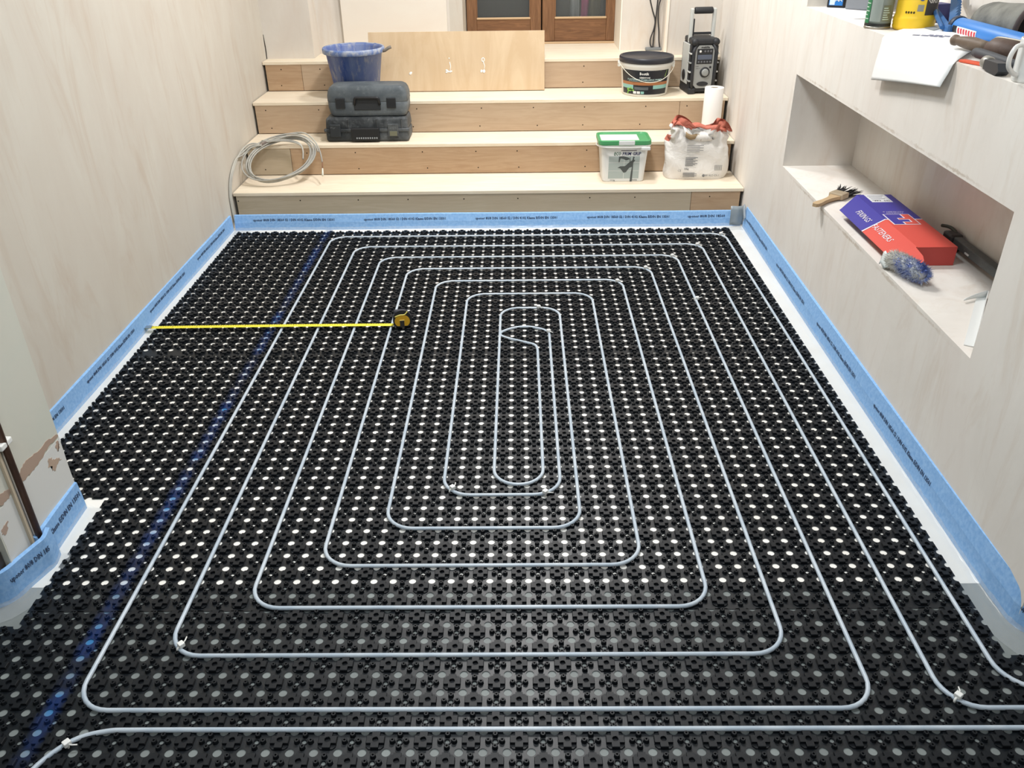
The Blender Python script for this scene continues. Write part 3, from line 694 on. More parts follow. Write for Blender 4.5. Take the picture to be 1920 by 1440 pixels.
# ------------------------------------------------------------------ tool cases
def dusty(name, base, dust):
    m = Mat(name, base, .55, .35); a = m.noise(7, (1, 1, 1), 'Object', 5, .65, .4); b = m.noise(50, (1, 1, 1), 'Object', 3)
    x = m.mix(m.ramp(a, (.42, BW0), (.75, (.7, .7, .7, 1))), base, dust); m.col(m.mix(m.ramp(b, (.58, BW0), (.78, (.6, .6, .6, 1))), x, dust)); return m.m
GC = dusty('case_grey', (78, 85, 90), (122, 128, 131)); DC = dusty('case_dark', (44, 48, 51), (118, 122, 124))
r = thing('tool_case', 'rounded grey dusty tool case on top of the black case', 'tool case', (-.765, 3.675, .4845))
def case_lathe(hx, y0, y1, z0, z1, rr, top):
    mb = MB(); bm = bmesh.new(); bmesh.ops.create_cube(bm, size=1)
    for w in bm.verts:
        k = top if w.co.z > 0 else 1
        w.co = Vector((w.co.x * 2 * hx * k, (y0 + y1) / 2 + w.co.y * (y1 - y0) * (k if w.co.y < 0 or True else 1), (z0 + z1) / 2 + w.co.z * (z1 - z0)))
    bmesh.ops.bevel(bm, geom=bm.edges[:], offset=rr, segments=4, profile=.5, affect='EDGES'); bm.verts.index_update()
    mb.add([w.co[:] for w in bm.verts], [[w.index for w in f.verts] for f in bm.faces], 0, True); bm.free(); return mb
def case_sh(hx, y0, y1, secs):
    return loft([([(a, b + (y0 + y1) / 2) for a, b in rrect(hx * k, (y1 - y0) / 2 * k, .03)], z) for k, z in secs], 0, True)
case_sh(.226, -.082, .09, [(.99, .080), (1, .083), (.995, .115), (.97, .138), (.925, .154), (.86, .162), (.7, .165)]).build('lid', GC, r)
case_sh(.224, -.081, .089, [(.90, .001), (.945, .006), (.975, .022), (1, .05), (1, .078), (.985, .0815)]).build('body', GC, r)
for x in (-.15, .135):
    MB().rbox(x - .026, x + .026, -.088, -.07, .045, .102, .004).build('latch', plain('latch_black', (30, 32, 35), .5), r)
mb = MB(); mb.tube(rounded([(-.07, -.082, .065), (-.066, -.092, .104), (.066, -.092, .104), (.07, -.082, .065)], .012, 4), .0075, 8); mb.build('handle', plain('handle_black', (26, 27, 30), .5), r)
mb = MB(); mb.rbox(-.075, .075, -.084, -.07, .035, .1, .004); mb.build('handle_recess', plain('recess', (38, 41, 44), .6), r)
r = thing('tool_case', 'flat black plaster-dusted tool case underneath the grey case', 'tool case', (-.778, 3.675, SZ[1]))
case_lathe(.236, -.095, .098, .062, .136, .018, .97).build('lid', DC, r)
case_lathe(.236, -.095, .098, .001, .066, .016, 1.0).build('body', DC, r)
mb = MB(); mb.rbox(-.242, .242, -.102, -.08, .057, .075, .004); mb.build('rim', DC, r)
mb = MB(); mb.rbox(-.088, .072, -.116, -.09, .010, .082, .006); hb_ = mb.build('handle', plain('grip_black', (24, 25, 27), .55), r)
mb = MB()
for i in range(10): mb.rbox(-.06 + i * .0125, -.053 + i * .0125, -.1185, -.114, .022, .031, .001, seg=1)
o_ = mb.build('grip_ribs', plain('rib_dust', (150, 154, 156), .7), hb_); o_['kind'] = 'stuff'
for x in (-.178, .15): MB().rbox(x - .03, x + .03, -.108, -.09, .03, .1, .004).build('latch', DC, r)
MB().rbox(.13, .172, -.1105, -.106, .036, .062, .001).build('sticker', plain('olive_tag', (112, 112, 92), .6), r)
for x in (-.21, -.1, .06, .2): MB().rbox(x - .005, x + .005, -.099, -.08, .066, .128, .002, seg=1).build('lid_rib', DC, r)

# ------------------------------------------------------------------ coil of grey cable on the second step
r = thing('cable_coil', 'coil of grey cable leaning against the second step by the left wall', 'cable', (-1.25, 3.4, .27))
CG = Mat('cable_grey', (176, 174, 166), .5, .4); CG.col(CG.mix(CG.ramp(CG.noise(6), (.4, BW0), (.65, BW1)), (186, 184, 175), (150, 148, 142))); CG = CG.m
# plane of the lean: from the tread below up past the nosing
B0 = Vector((0, 3.298 - 3.4, .184 - .27)); B1 = Vector((0, 3.505 - 3.4, .362 - .27)); ud = (B1 - B0).normalized(); nd = Vector((0, -ud.z, ud.y))
def onlean(x, h, k=0): return Vector((x, 0, 0)) + B0 + ud * h + nd * k
for i in range(7):
    mb = MB(); cxo = random.uniform(-.012, .012); hx = .178 + random.uniform(-.028, .012); hh = .158 + random.uniform(-.022, .004); pts = []
    for k in range(40):
        a = 2 * pi * k / 40; e = .018 * sin(2 * a + 1.0)
        pts.append(onlean(cxo + (hx + e) * cos(a), .166 + (hh + e) * sin(a) + .02 * cos(a) + (.158 - hh) * -.6, .004 + .0035 * i + .004 * sin(a * 2 + i)))
    mb.tube(pts, .0042, 6, closed=True); mb.build('cable_loop', CG, r)
for k, o_ in enumerate((0, .008)):
    mb = MB(); mb.tube(smoothp([onlean(-.105, .262 + o_, .03), onlean(.02, .268 + o_, .03), onlean(.10, .25 + o_, .028), onlean(.128, .215, .026), onlean(.135, .15, .026)], 5), .0042, 6); mb.build('cable_loop', CG, r)
for k in range(2):
    mb = MB(); mb.tube(smoothp([onlean(-.03, .30, .02), onlean(.05, .325 - k * .02, .02), onlean(.13, .325 - k * .03, .02), onlean(.19, .27 - k * .02, .022), onlean(.225 - k * .01, .20, .022), onlean(.243, .13, .022)][:6 - k], 5), .0040, 6); mb.build('cable_end', CG, r)
mb = MB(); mb.tube([onlean(.243, .135, .022), onlean(.247, .09, .022)], .0038, 6); mb.build('bare_wire', plain('brown_core', (130, 92, 66), .6), r)
mb = MB(); mb.tube([onlean(.247, .092, .022), onlean(.251, .045, .022)], .006, 6, rs=[.004, .0065]); mb.build('end_tag', plain('tag_white', (222, 220, 206), .6), r)
mb = MB()
for k in range(5): mb.tube([onlean(-.108 + .006 * k + .012 * cos(a * pi / 5), .246 + .004 * k, .014 + .022 * sin(a * pi / 5)) for a in range(10)], .003, 5, closed=True)
mb.build('twist_tie', plain('tie_brown', (150, 136, 128), .6), r)
for k in range(3):
    e = k * .009
    mb = MB(); mb.tube([q - r.location for q in smoothp([(-1.352, 3.472 - e, .366), (-1.41, 3.468 - e, .372 - e), (-1.452, 3.44 - e, .352 - e * 1.6), (-1.465, 3.36 - 2 * e, .322), (-1.467, 3.235 - e * 2, .265), (-1.4675, 3.165 - e * 1.4, .185), (-1.4675, 3.15 - e, .10), (-1.466, 3.152 - e, .03)], 6)], .0045, 6); mb.build('cable_tail', CG, r)

# ------------------------------------------------------------------ tub with green lid
r = thing('primer_tub', 'white square primer tub with green lid on the lowest step', 'tub', (.656, 3.418, SZ[0]))
TW = plain('tub_white', (224, 226, 224), .4)
loft([(rrect(.110, .082, .022), 0), (rrect(.114, .085, .024), .004), (rrect(.130, .096, .028), .198)]).build('body', TW, r)
loft([(rrect(.140, .105, .03), .192), (rrect(.141, .106, .03), .206)]).build('collar', TW, r)
GL = plain('lid_green', (74, 152, 98), .45)
loft([(rrect(.1425, .1075, .032), .204), (rrect(.1435, .1085, .032), .21), (rrect(.1425, .1075, .032), .226), (rrect(.136, .101, .03), .228), (rrect(.130, .095, .028), .219)]).build('lid', GL, r)
MB().box(-.125, .08, -.055, .07, .2192, .2198).build('lid_label', plain('label_white', (240, 240, 232), .5), r)
mb = MB(); text_mb(mb, 'MAPEI', .016, Matrix.Translation((.045, .045, .2201))); mb.build('lettering', BLACK, r, fix=False)
MB().rbox(-.035, .05, -.112, -.103, .206, .228, .002).build('lid_clip', TW, r)
mb = MB(); mb.tube(smoothp([(-.144, 0, .195), (-.148, -.05, .193), (-.10, -.112, .194), (.09, -.113, .193), (.146, -.05, .194), (.144, 0, .195)], 5), .003, 6); mb.build('wire_handle', plain('tub_wire', (205, 205, 200), .4), r)
MB().rbox(.085, .135, -.1195, -.109, .178, .196, .004).build('handle_grip', TW, r)
tf = lambda x, z, d=.0008: (x, -(.0845 + (.0955 - .0845) * z / .198) - d, z)
def fronted(org): return basis(org, (1, 0, 0), (0, -.0555, 1))
def fquad(mb, x0, x1, z0, z1, d, mi=0): mb.add([tf(x0, z0, d), tf(x1, z0, d), tf(x1, z1, d), tf(x0, z1, d)], [(0, 1, 2, 3)], mi)
mb = MB(); 
for zz, h in ((.018, .042), (.062, .044), (.108, .034)):
    for xx, w in ((-.084, .083), (.001, .083)): fquad(mb, xx, xx + w, zz, zz + h, .0006)
mb.build('printed_tiles', plain('print_tile', (170, 182, 180), .5), r, fix=False)
mb = MB()
for poly in ([(-.03, .153), (-.005, .155), (.025, .146), (.03, .136), (.01, .13), (-.005, .138), (-.02, .142), (-.026, .118), (-.03, .118)], [(.03, .15), (.033, .15), (.034, .12), (.03, .12)],
             [(.048, .153), (.056, .15), (.052, .135), (.06, .13), (.05, .115), (.05, .06), (.048, .0), (.036, .0), (.04, .06), (.044, .09), (.03, .085), (.012, .058), (.0, .055), (-.02, .082), (-.034, .085), (-.02, .094), (.006, .095), (.028, .118), (.044, .13)]):
    mb.add([tf(a, b * .92, .0012) for a, b in poly], [tuple(range(len(poly)))[::-1]])
mb.build('printed_brush_picture', plain('print_dark', (78, 84, 84), .5), r, fix=False)
mb = MB(); text_mb(mb, 'ECO', .025, fronted(tf(-.0385, .155, .0012)), width=.040, bold=.0006, shear=.15); mb.build('lettering', plain('text_green', (40, 96, 66), .5), r, fix=False)
mb = MB(); text_mb(mb, 'PRIM GRIP', .025, fronted(tf(.038, .155, .0012)), width=.105, bold=.0006, shear=.15); mb.build('lettering', plain('text_navy', (34, 38, 84), .5), r, fix=False)
mb = MB(); text_mb(mb, '10 kg', .013, fronted(tf(-.06, .009, .001))); mb.build('lettering', BLACK, r, fix=False)
mb = MB(); text_mb(mb, 'MAPEI', .012, fronted(tf(.06, .009, .001))); mb.build('lettering', BLACK, r, fix=False)
MB().add([tf(-.02, .171, .0008), tf(.065, .171, .0008), tf(.065, .175, .0008), tf(-.02, .175, .0008)], [(0, 1, 2, 3)]).build('print_line', plain('pl', (92, 84, 92), .6), r, fix=False)

# ------------------------------------------------------------------ torn bag of powder
r = thing('powder_bag', 'torn white and red paper bag of powder on the lowest step by the right wall', 'bag', (1.066, 3.43, SZ[0]))
rb = random.Random(3)
def bagfn(u, v):
    a = 2 * pi * u; z = .322 * v
    hx = .178 - .014 * v - .016 * max(0, v - .55) + .006 * sin(v * 9 + a * 3); hy = .074 * (1 - .45 * v ** 2.2) + .005 * sin(v * 14 + 4 * a)
    e = 2 / 3.4; ca, sa = cos(a), sin(a)
    x = hx * abs(ca) ** e * (1 if ca > 0 else -1); y = hy * abs(sa) ** e * (1 if sa > 0 else -1)
    if v < .08: x *= .95 + .05 * v / .08; y *= .93 + .07 * v / .08
    cr = max(0, v - .35)
    y += cr * .035 * sin(x * 55 + v * 8) + cr * .02 * sin(x * 120 + 3); x += cr * .02 * sin(v * 30 + a * 2)
    z += -.025 * cr * (1 + sin(x * 28 + 1.2)) * 2 * (v > .7) - .03 * max(0, v - .6) * (x / .17) + (.02 * max(0, v - .7) * cos(x * 20))
    y += (-.02 * max(0, v - .75) / .25) if sa < 0 else (-.015 * max(0, v - .75) / .25)
    return (x, y, max(z, .001))
m = Mat('bag_paper', (228, 225, 220), .6, .3); m.bump(m.noise(12, (1, 1, 1), 'Object', 5, .6, .8), .55, .02); BAG = m.m
RED = Mat('bag_red', (192, 112, 94), .6, .3); RED.bump(RED.noise(14, (1, 1, 1), 'Object', 5, .6, .8), .6, .02); RED = RED.m
mb = MB(); mb.grid(bagfn, 56, 26); 
for i, q in enumerate(mb.f):
    zc = sum(mb.v[k][2] for k in q) / 4; xc = sum(mb.v[k][0] for k in q) / 4; yc = sum(mb.v[k][1] for k in q) / 4
    if zc > .272 - .02 * xc / .17 or (zc > .258 and yc > .02) or (xc < -.155 and .20 < zc < .235): mb.mi[i] = 1
mb.build('paper_sack', [BAG, RED], r, fix=True)
mb = MB(); mb.grid(lambda u, v: (-.095 + .15 * u + .01 * v, -.052 - .018 * sin(pi * v) - .01 * v + .008 * sin(u * 9), .285 - .052 * v - .025 * u - .012 * sin(pi * u)), 8, 6); solidify(mb.build('folded_flap', BAG, r), .004)
mb = MB(); mb.grid(lambda u, v: (-.15 + .29 * u, -.056 + .055 * v + .009 * sin(u * 12 + v * 3), .292 + .014 * sin(v * pi) - .03 * u + .006 * sin(u * 17)), 14, 5); solidify(mb.build('red_fold', RED, r), .004)
mb = MB(); mb.grid(lambda u, v: (-.082 + .085 * u, -.0745 - .006 * sin(pi * v), .262 - .026 * v - .026 * u - .008 * sin(u * 6)), 6, 3); solidify(mb.build('torn_opening', plain('torn_kraft', (150, 128, 96), .8), r), .003)
def bag_on(x, z, d=.004):
    return (x, -.076 - d + .02 * max(0, z - .12), z)
mb = MB()
for k in range(9): mb.add([bag_on(-.072, .122 - k * .0055), bag_on(-.005 - (k % 3) * .012, .122 - k * .0055), bag_on(-.005 - (k % 3) * .012, .1255 - k * .0055), bag_on(-.072, .1255 - k * .0055)], [(0, 1, 2, 3)])
for k in range(5): mb.add([bag_on(-.08, .038 - k * .0055), bag_on(-.015 + (k % 2) * .012, .038 - k * .0055), bag_on(-.015 + (k % 2) * .012, .041 - k * .0055), bag_on(-.08, .041 - k * .0055)], [(0, 1, 2, 3)])
for k in range(7): mb.add([bag_on(.092 + k * .006, .052), bag_on(.095 + k * .006, .052), bag_on(.095 + k * .006, .082), bag_on(.092 + k * .006, .082)], [(0, 1, 2, 3)])
for k in range(6): mb.add([bag_on(-.07, .19 - k * .007, .009), bag_on(.02 - (k % 2) * .02, .19 - k * .007, .009), bag_on(.02 - (k % 2) * .02, .1925 - k * .007, .009), bag_on(-.07, .1925 - k * .007, .009)], [(0, 1, 2, 3)])
text_mb(mb, 'CE', .017, basis(bag_on(-.1, .052), (1, 0, 0), (0, 0, 1))); text_mb(mb, '20kg', .013, basis(bag_on(-.062, .062), (1, 0, 0), (0, 0, 1)), bold=.0004)
mb.lathe([(.008, 0), (.0001, .001)], 10, 0, Matrix.Translation(bag_on(.035, .024)) @ Matrix.Rotation(pi / 2, 4, 'X'))
text_mb(mb, 'BUILDERS', .014, basis(bag_on(.083, .024), (1, 0, 0), (0, 0, 1)), width=.075)
mb.build('lettering', plain('bag_print', (120, 122, 124), .6), r, fix=False)

# ------------------------------------------------------------------ paper roll, primer bucket
r = thing('paper_roll', 'tall white paper roll standing behind the torn bag', 'paper roll', (1.188, 3.69, SZ[1]))
mb = MB(); mb.lathe([(.052, .001), (.053, .003), (.053, .256), (.052, .258), (.022, .258), (.0215, .256), (.0215, .2), (.0001, .2)], 28); mb.build('roll', plain('tissue', (244, 243, 240), .8, .2), r)
mb = MB(); mb.lathe([(.0215, .2), (.0215, .2565), (.0195, .2565), (.0195, .2)], 20); mb.build('core', plain('card_core', (150, 140, 126), .8), r)
r = thing('primer_bucket', 'black-lidded bucket of plasterers primer on the third step', 'bucket', (.832, 3.955, SZ[2]))
mb = MB(); mb.lathe([(.128, 0), (.132, .003), (.1475, .16), (.152, .165), (.152, .184), (.148, .19)], 48); mb.build('body', plain('bucket_white', (228, 228, 224), .4), r)
mb = MB(); mb.lathe([(.156, .182), (.1575, .184), (.1585, .206), (.155, .212), (.149, .212), (.146, .205), (.0001, .204)], 48); mb.build('lid', plain('lid_black', (40, 42, 50), .4), r)
def prad(z): return .1322 + .0153 * (z - .003) / .157
def wrap(poly_or_rect, d, mb, mi=0, na=None):
    a0, a1, z0, z1 = poly_or_rect; n = max(2, int(abs(a1 - a0) / .08))
    for i in range(n):
        t0 = a0 + (a1 - a0) * i / n; t1 = a0 + (a1 - a0) * (i + 1) / n
        mb.add([((prad(z) + d) * sin(t), -(prad(z) + d) * cos(t), z) for t, z in ((t0, z0), (t1, z0), (t1, z1), (t0, z1))], [(0, 1, 2, 3)], mi, True)
def wraptext(mb, body, size, th, z, d=.0014, mi=0, width=None, bold=0):
    t2 = MB(); text_mb(t2, body, size, None, 0, 'CENTER', width, bold)
    vv = [((prad(z + y) + d) * sin(th + x / prad(z)), -(prad(z + y) + d) * cos(th + x / prad(z)), z + y) for x, y, _ in t2.v]; mb.add(vv, t2.f, mi)
TH = -.14   # the label faces the middle of the room
LB = [plain('label_black', (26, 30, 38), .4), plain('label_copper', (168, 110, 70), .45), plain('label_teal', (140, 190, 182), .45), plain('label_green', (150, 186, 96), .45)]
mb = MB(); wrap((TH - 1.15, TH + 1.1, .014, .148), .0006, mb, 0); lb_ = mb.build('label', LB[0], r, fix=False)
mb = MB(); wrap((TH - 1.15, TH + 1.1, .066, .083), .0009, mb); mb.build('label_band', LB[1], lb_, fix=False)
for a_, b_ in ((TH - 1.15, TH - .5), (TH + .35, TH + 1.1)): mb = MB(); wrap((a_, b_, .045, .066), .0009, mb); mb.build('label_band', LB[2], lb_, fix=False)
mb = MB(); wrap((TH - .45, TH + .15, .040, .056), .0009, mb); mb.build('label_picture', plain('label_grey', (92, 98, 104), .5), lb_, fix=False)
mb = MB(); t2 = [(.62, .146), (.98, .146), (.9, .108)]
mb.add([((prad(z) + .001) * sin(TH + a), -(prad(z) + .001) * cos(TH + a), z) for a, z in t2], [(0, 2, 1)]); mb.build('label_flash', LB[3], lb_, fix=False)
mb = MB(); gecko = [(-.92, .012), (-.86, .012), (-.82, .03), (-.72, .028), (-.66, .034), (-.56, .03), (-.5, .036), (-.56, .044), (-.64, .046), (-.68, .058), (-.72, .047), (-.84, .047), (-.94, .040), (-.9, .036), (-.87, .03)]
mb.add([((prad(z) + .0013) * sin(TH + a * .9), -(prad(z) + .0013) * cos(TH + a * .9), z) for a, z in gecko], [tuple(range(len(gecko)))]); mb.build('label_motif', plain('motif_green', (128, 186, 70), .45), lb_, fix=False)
mb = MB(); wraptext(mb, 'Bostik', .021, TH - .05, .130, bold=.0005); mb.build('lettering', WHITE, lb_, fix=False)
mb = MB(); wraptext(mb, 'CEMENTONE', .010, TH - .02, .1085, bold=.0003, width=.062); mb.build('lettering', WHITE, lb_, fix=False)
mb = MB(); wraptext(mb, "PLASTERER'S STABILISING PRIMER", .0135, TH - .02, .096, bold=.0002, width=.215); wrap((TH - .72, TH + .72, .0865, .0878), .0012, mb); mb.build('lettering', plain('text_pale', (186, 214, 214), .5), lb_, fix=False)
for a_ in (-.5, -.33): mb = MB(); wrap((TH + a_, TH + a_ + .14, .018, .032), .0012, mb); mb.build('label_icon', WHITE, lb_, fix=False)
mb = MB(); wrap((TH - .16, TH - .02, .018, .032), .0012, mb); mb.build('label_icon', LB[2], lb_, fix=False)
hw = [(.165 * sin(a), -.165 * cos(a), .172 - .085 * cos(min(1, abs((a - .05) / 1.3)) * pi / 2) ** 1.1) for a in [TH + .0 - 1.5 + i * 3.1 / 24 for i in range(25)]]
mb = MB(); mb.tube(hw, .0018, 6); mb.build('wire_handle', plain('handle_wire', (226, 222, 206), .35), r)
for a in (TH - 1.5, TH + 1.6): MB().rbox(-.012, .012, -.165, -.148, .15, .182, .003, X=Matrix.Rotation(a, 4, 'Z')).build('handle_lug', WHITE, r)

# ------------------------------------------------------------------ site radio
r = thing('site_radio', 'grey and black site radio with raised handle beside the right wall', 'radio', (1.150, 3.985, SZ[2]), radians(6))
RB = plain('radio_black', (38, 40, 44), .55); RG = plain('radio_grey', (150, 152, 150), .5); RS = plain('radio_side', (196, 198, 194), .5)
def octo(hx, z0, z1, c): return [(-hx + c, z0), (hx - c, z0), (hx, z0 + c), (hx, z1 - c), (hx - c, z1), (-hx + c, z1), (-hx, z1 - c), (-hx, z0 + c)]
YZ = Matrix(((1, 0, 0, 0), (0, 0, 1, 0), (0, 1, 0, 0), (0, 0, 0, 1)))  # prism along y
mb = MB(); mb.prism(octo(.080, .012, .285, .022), -.078, .095, 0, YZ); mb.build('body', RB, r)
mb = MB(); mb.prism(octo(.056, .034, .268, .020), -.088, -.076, 0, YZ); mb.build('front_panel', RG, r)
for s in (-1, 1):
    mb = MB(); mb.tube(rounded([(s * .062, -.082, .03), (s * .066, -.09, .09), (s * .068, -.09, .235), (s * .05, -.082, .275)], .02, 4), .010, 8); mb.build('bumper_bar', RB, r)
    mb = MB(); mb.rbox(s * .0795 - .004, s * .0795 + .004, -.045, .082, .05, .272, .004)
    mb.build('side_panel', RS, r)
    mb = MB(); mb.lathe([(.03, 0), (.03, .004), (.026, .006), (.0001, .005)], 20, 0, Matrix.Translation((s * .082, .02, .095)) @ Matrix.Rotation(s * pi / 2, 4, 'Y'), sy=1.0); mb.build('speaker', RB, r)
    for q in range(4): MB().rbox(s * .078 - .008, s * .078 + .008, -.092, -.046, .07 + q * .05, .078 + q * .05, .002).build('guard_rib', RS if q % 2 else RG, r)
    mb = MB(); mb.lathe([(.0001, -.026), (.018, -.024), (.021, -.012), (.021, .012), (.018, .024), (.0001, .026)], 14, 0, Matrix.Translation((s * .062, -.07, .286)) @ Matrix.Rotation(pi / 2, 4, 'X')); mb.build('corner_bumper', RB, r)
    mb = MB(); mb.rbox(s * .06 - .022, s * .06 + .022, -.092, .10, .0, .036, .009); mb.build('foot', RB, r)
MB().rbox(-.075, .075, -.088, .095, .272, .304, .010).build('top_guard', RB, r)
kp = MB().rbox(-.046, .046, -.0905, -.087, .168, .25, .002).build('keypad', plain('keypad', (34, 36, 40), .3), r)
MB().rbox(-.042, .042, -.0925, -.09, .192, .218, .001).build('display', plain('lcd', (84, 92, 108), .25), kp)
BG = plain('button_grey', (100, 102, 106), .4)
for bx, bz in [(-.034 + k * .017, .179) for k in range(5)] + [(k * .017, .236) for k in range(3)]:
    MB().lathe([(.006, 0), (.005, .002), (.0001, .002)], 10, 0, Matrix.Translation((bx, -.0905, bz)) @ Matrix.Rotation(pi / 2, 4, 'X')).build('button', BG, kp)
mb = MB(); mb.lathe([(.007, 0), (.006, .0025), (.0001, .0025)], 12, 0, Matrix.Translation((-.028, -.0905, .236)) @ Matrix.Rotation(pi / 2, 4, 'X')); mb.build('power_button', WHITE, kp)
mb = MB(); mb.lathe([(.029, 0), (.029, .004), (.024, .006)], 24, 0, Matrix.Translation((.008, -.088, .122)) @ Matrix.Rotation(pi / 2, 4, 'X')); mb.lathe([(.006, 0), (.006, .003), (.0001, .003)], 10, 0, Matrix.Translation((.038, -.088, .15)) @ Matrix.Rotation(pi / 2, 4, 'X')); mb.build('knob_ring', RB, r)
mb = MB(); mb.lathe([(.021, .004), (.020, .014), (.015, .016), (.0001, .015)], 24, 0, Matrix.Translation((.008, -.088, .122)) @ Matrix.Rotation(pi / 2, 4, 'X')); mb.build('tuning_knob', RG, r)
mb = MB(); mb.prism([(.034 * cos(a * pi / 8), .058 + .013 * sin(a * pi / 8)) for a in range(16)], -.0905, -.087, 0, YZ); mb.build('grip_slot', RB, r)
mb = MB(); text_mb(mb, 'makita', .017, basis((0, -.0886, .2585), (1, 0, 0), (0, 0, 1)), width=.05, bold=.0006); text_mb(mb, 'DAB', .009, basis((-.04, -.0886, .155), (1, 0, 0), (0, 0, 1))); text_mb(mb, 'BMR104', .007, basis((-.034, -.0886, .143), (1, 0, 0), (0, 0, 1))); mb.build('lettering', BLACK, r, fix=False)
for s in (-1, 1): MB().rbox(s * .066 - .010, s * .066 + .010, .0, .026, .27, .455, .006).build('handle_post', RS, r)
for s in (-1,): MB().rbox(s * .052 - .004, s * .052 + .004, .004, .02, .31, .40, .002).build('aerial', RB, r)
mb = MB(); mb.lathe([(.017, -.052), (.0185, -.048), (.0185, .048), (.017, .052)], 16, 0, Matrix.Translation((0, .013, .443)) @ Matrix.Rotation(pi / 2, 4, 'Y')); mb.build('handle_grip', RB, r)
MB().rbox(-.055, .055, .006, .02, .315, .328, .003).build('cross_bar', RB, r)

# ------------------------------------------------------------------ hanging cables on the back wall
sck = thing('cable_box', 'small grey cable outlet at the foot of the back wall behind the primer bucket', 'outlet', (.935, 4.395, PZ))
MB().rbox(-.05, .05, -.014, .02, .0, .018, .004).build('box_shell', plain('outlet_grey', (120, 124, 126), .5), sck)
for lab, pts in (('left black cable hanging down the back wall', [(.86, 4.40, 1.25), (.888, 4.40, 1.03), (.912, 4.40, .94), (.934, 4.40, .88), (.931, 4.398, .83), (.913, 4.397, .77), (.914, 4.396, .735), (.928, 4.396, .715)]),
                 ('middle black cable hanging down the back wall', [(.955, 4.402, 1.25), (.944, 4.402, 1.02), (.941, 4.402, .94), (.938, 4.404, .87), (.934, 4.402, .80), (.931, 4.40, .715)]),
                 ('right black cable hanging down the back wall', [(1.02, 4.395, 1.25), (.966, 4.395, 1.02), (.95, 4.394, .95), (.952, 4.394, .88), (.962, 4.395, .81), (.966, 4.396, .76), (.976, 4.396, .708)])):
    o_ = thing('black_cable', lab, 'cable', pts[-1], 0, 'black cables hanging on the back wall')
    mb = MB(); mb.tube([Vector(q) - o_.location for q in smoothp(pts, 6)], .0042, 8); mb.build('cable_run', plain('cable_black', (52, 52, 54), .5), o_)

# ------------------------------------------------------------------ things in the lower niche
r = thing('paint_brush', 'old paint brush with splayed black bristles at the front edge of the niche', 'brush', (1.352, 2.078, NZ0), atan2(.185, .205))
wd = plain('bare_wood', (190, 164, 128), .6)
mb = MB(); HB = [(-.148, .008), (-.14, .013), (-.12, .014), (-.08, .0095), (-.04, .0105), (-.01, .016), (.02, .027)]
v = []; 
mb.prism([(a, b) for a, b in HB] + [(a, -b) for a, b in HB[::-1]], .006, .019); o_ = mb.build('handle', wd, r)
MB().rbox(.008, .062, -.031, .031, .002, .026, .005).build('ferrule', plain('ferrule', (176, 160, 136), .5, .5, .2), r)
mb = MB(); rb = random.Random(5)
for k in range(70):
    y0 = rb.uniform(-.028, .028); z0 = rb.uniform(.005, .023); clump = round(y0 / .014) * .014
    tip = (.062 + rb.uniform(.05, .078), clump * 1.75 + rb.uniform(-.004, .004), z0 * .8 + rb.uniform(0, .014))
    mb.tube([(.058, y0, z0), (.085, y0 * 1.1, z0), tip], .002, 4, rs=[.0028, .0026, .0006])
o_ = mb.build('bristles', plain('bristle', (34, 34, 36), .7), r); o_['kind'] = 'stuff'

r = thing('fixings_box', 'blue and red cardboard fixings box lying in the niche', 'box', (1.452, 1.655, NZ0))
BB = plain('box_blue', (62, 56, 152), .5); BR = plain('box_red', (216, 84, 72), .5); BWt = plain('box_white', (232, 226, 232), .5)
H = .064; X0, X1, Y0, Y1, YM = -.068, .062, -.278, .285, -.002
mb = MB(); mb.box(X0, X1, Y0, Y1, .001, H); mb.f = mb.f[:]; o_ = mb.build('carton', plain('box_red_d', (190, 72, 66), .55), r)
mb = MB(); mb.box(X0, X1, YM, Y1, H, H + .0008); mb.build('blue_top', BB, r)
mb = MB(); mb.box(X0, X1, Y0, YM, H, H + .0008); mb.build('red_top', BR, r)
# long side flap, sloping out over the niche floor
SL = lambda x, y: (x, y, H - (X0 - x) * .36)
def flap_poly(pts, mat, nm):
    mb = MB(); mb.add([SL(a, b) for a, b in pts], [tuple(range(len(pts)))]); solidify(mb.build(nm, mat, r), .0014)
flap_poly([(X0 - .088, YM - .032), (X0, YM), (X0, Y1), (X0 - .079, Y1 - .075), (X0 - .088, Y1 - .082)], BB, 'blue_flap')
flap_poly([(X0 - .088, Y0 + .005), (X0, Y0 + .005), (X0, YM), (X0 - .088, YM - .032)], BR, 'red_flap')
mb = MB(); pts = [(X0 - .004, Y0 + .004)] + [(X0 - .050 + .046 * cos(a * pi / 6), Y0 - .055 + .05 * sin(-a * pi / 6) + .0) for a in range(0, 7)] + [(X0 - .088, Y0 + .004)]
mb.add([(a, b, H - (X0 - a) * .36 - (Y0 - b) * .12) for a, b in pts], [tuple(range(len(pts)))]); solidify(mb.build('tuck_tab', BR, r), .0014)
zt = H + .0012
mb = MB(); mb.box(X0, X1, YM - .003, YM + .003, H + .0009, zt); mb.add([SL(X0 - .089, YM - .036), SL(X0, YM - .003), SL(X0, YM + .003), SL(X0 - .089, YM - .028)], [(0, 1, 2, 3)], 0, False, Matrix.Translation((0, 0, .0018)))
mb.build('white_line', BWt, r, fix=False)
FX = Matrix.Translation((-.012, -.004, 0)) 
mb = MB(); mb.box(-.047, .047, -.055, .055, zt, zt + .0006, X=FX); lg_ = mb.build('logo_border', BWt, r)
mb = MB(); mb.prism([(-.043, -.051), (-.008, -.051), (-.008, -.026), (.022, -.026), (.022, -.006), (-.012, -.006), (-.012, .014), (.012, .014), (.012, .051), (-.043, .051)], zt + .0006, zt + .0012, 0, FX); mb.build('logo_letter', BB, lg_)
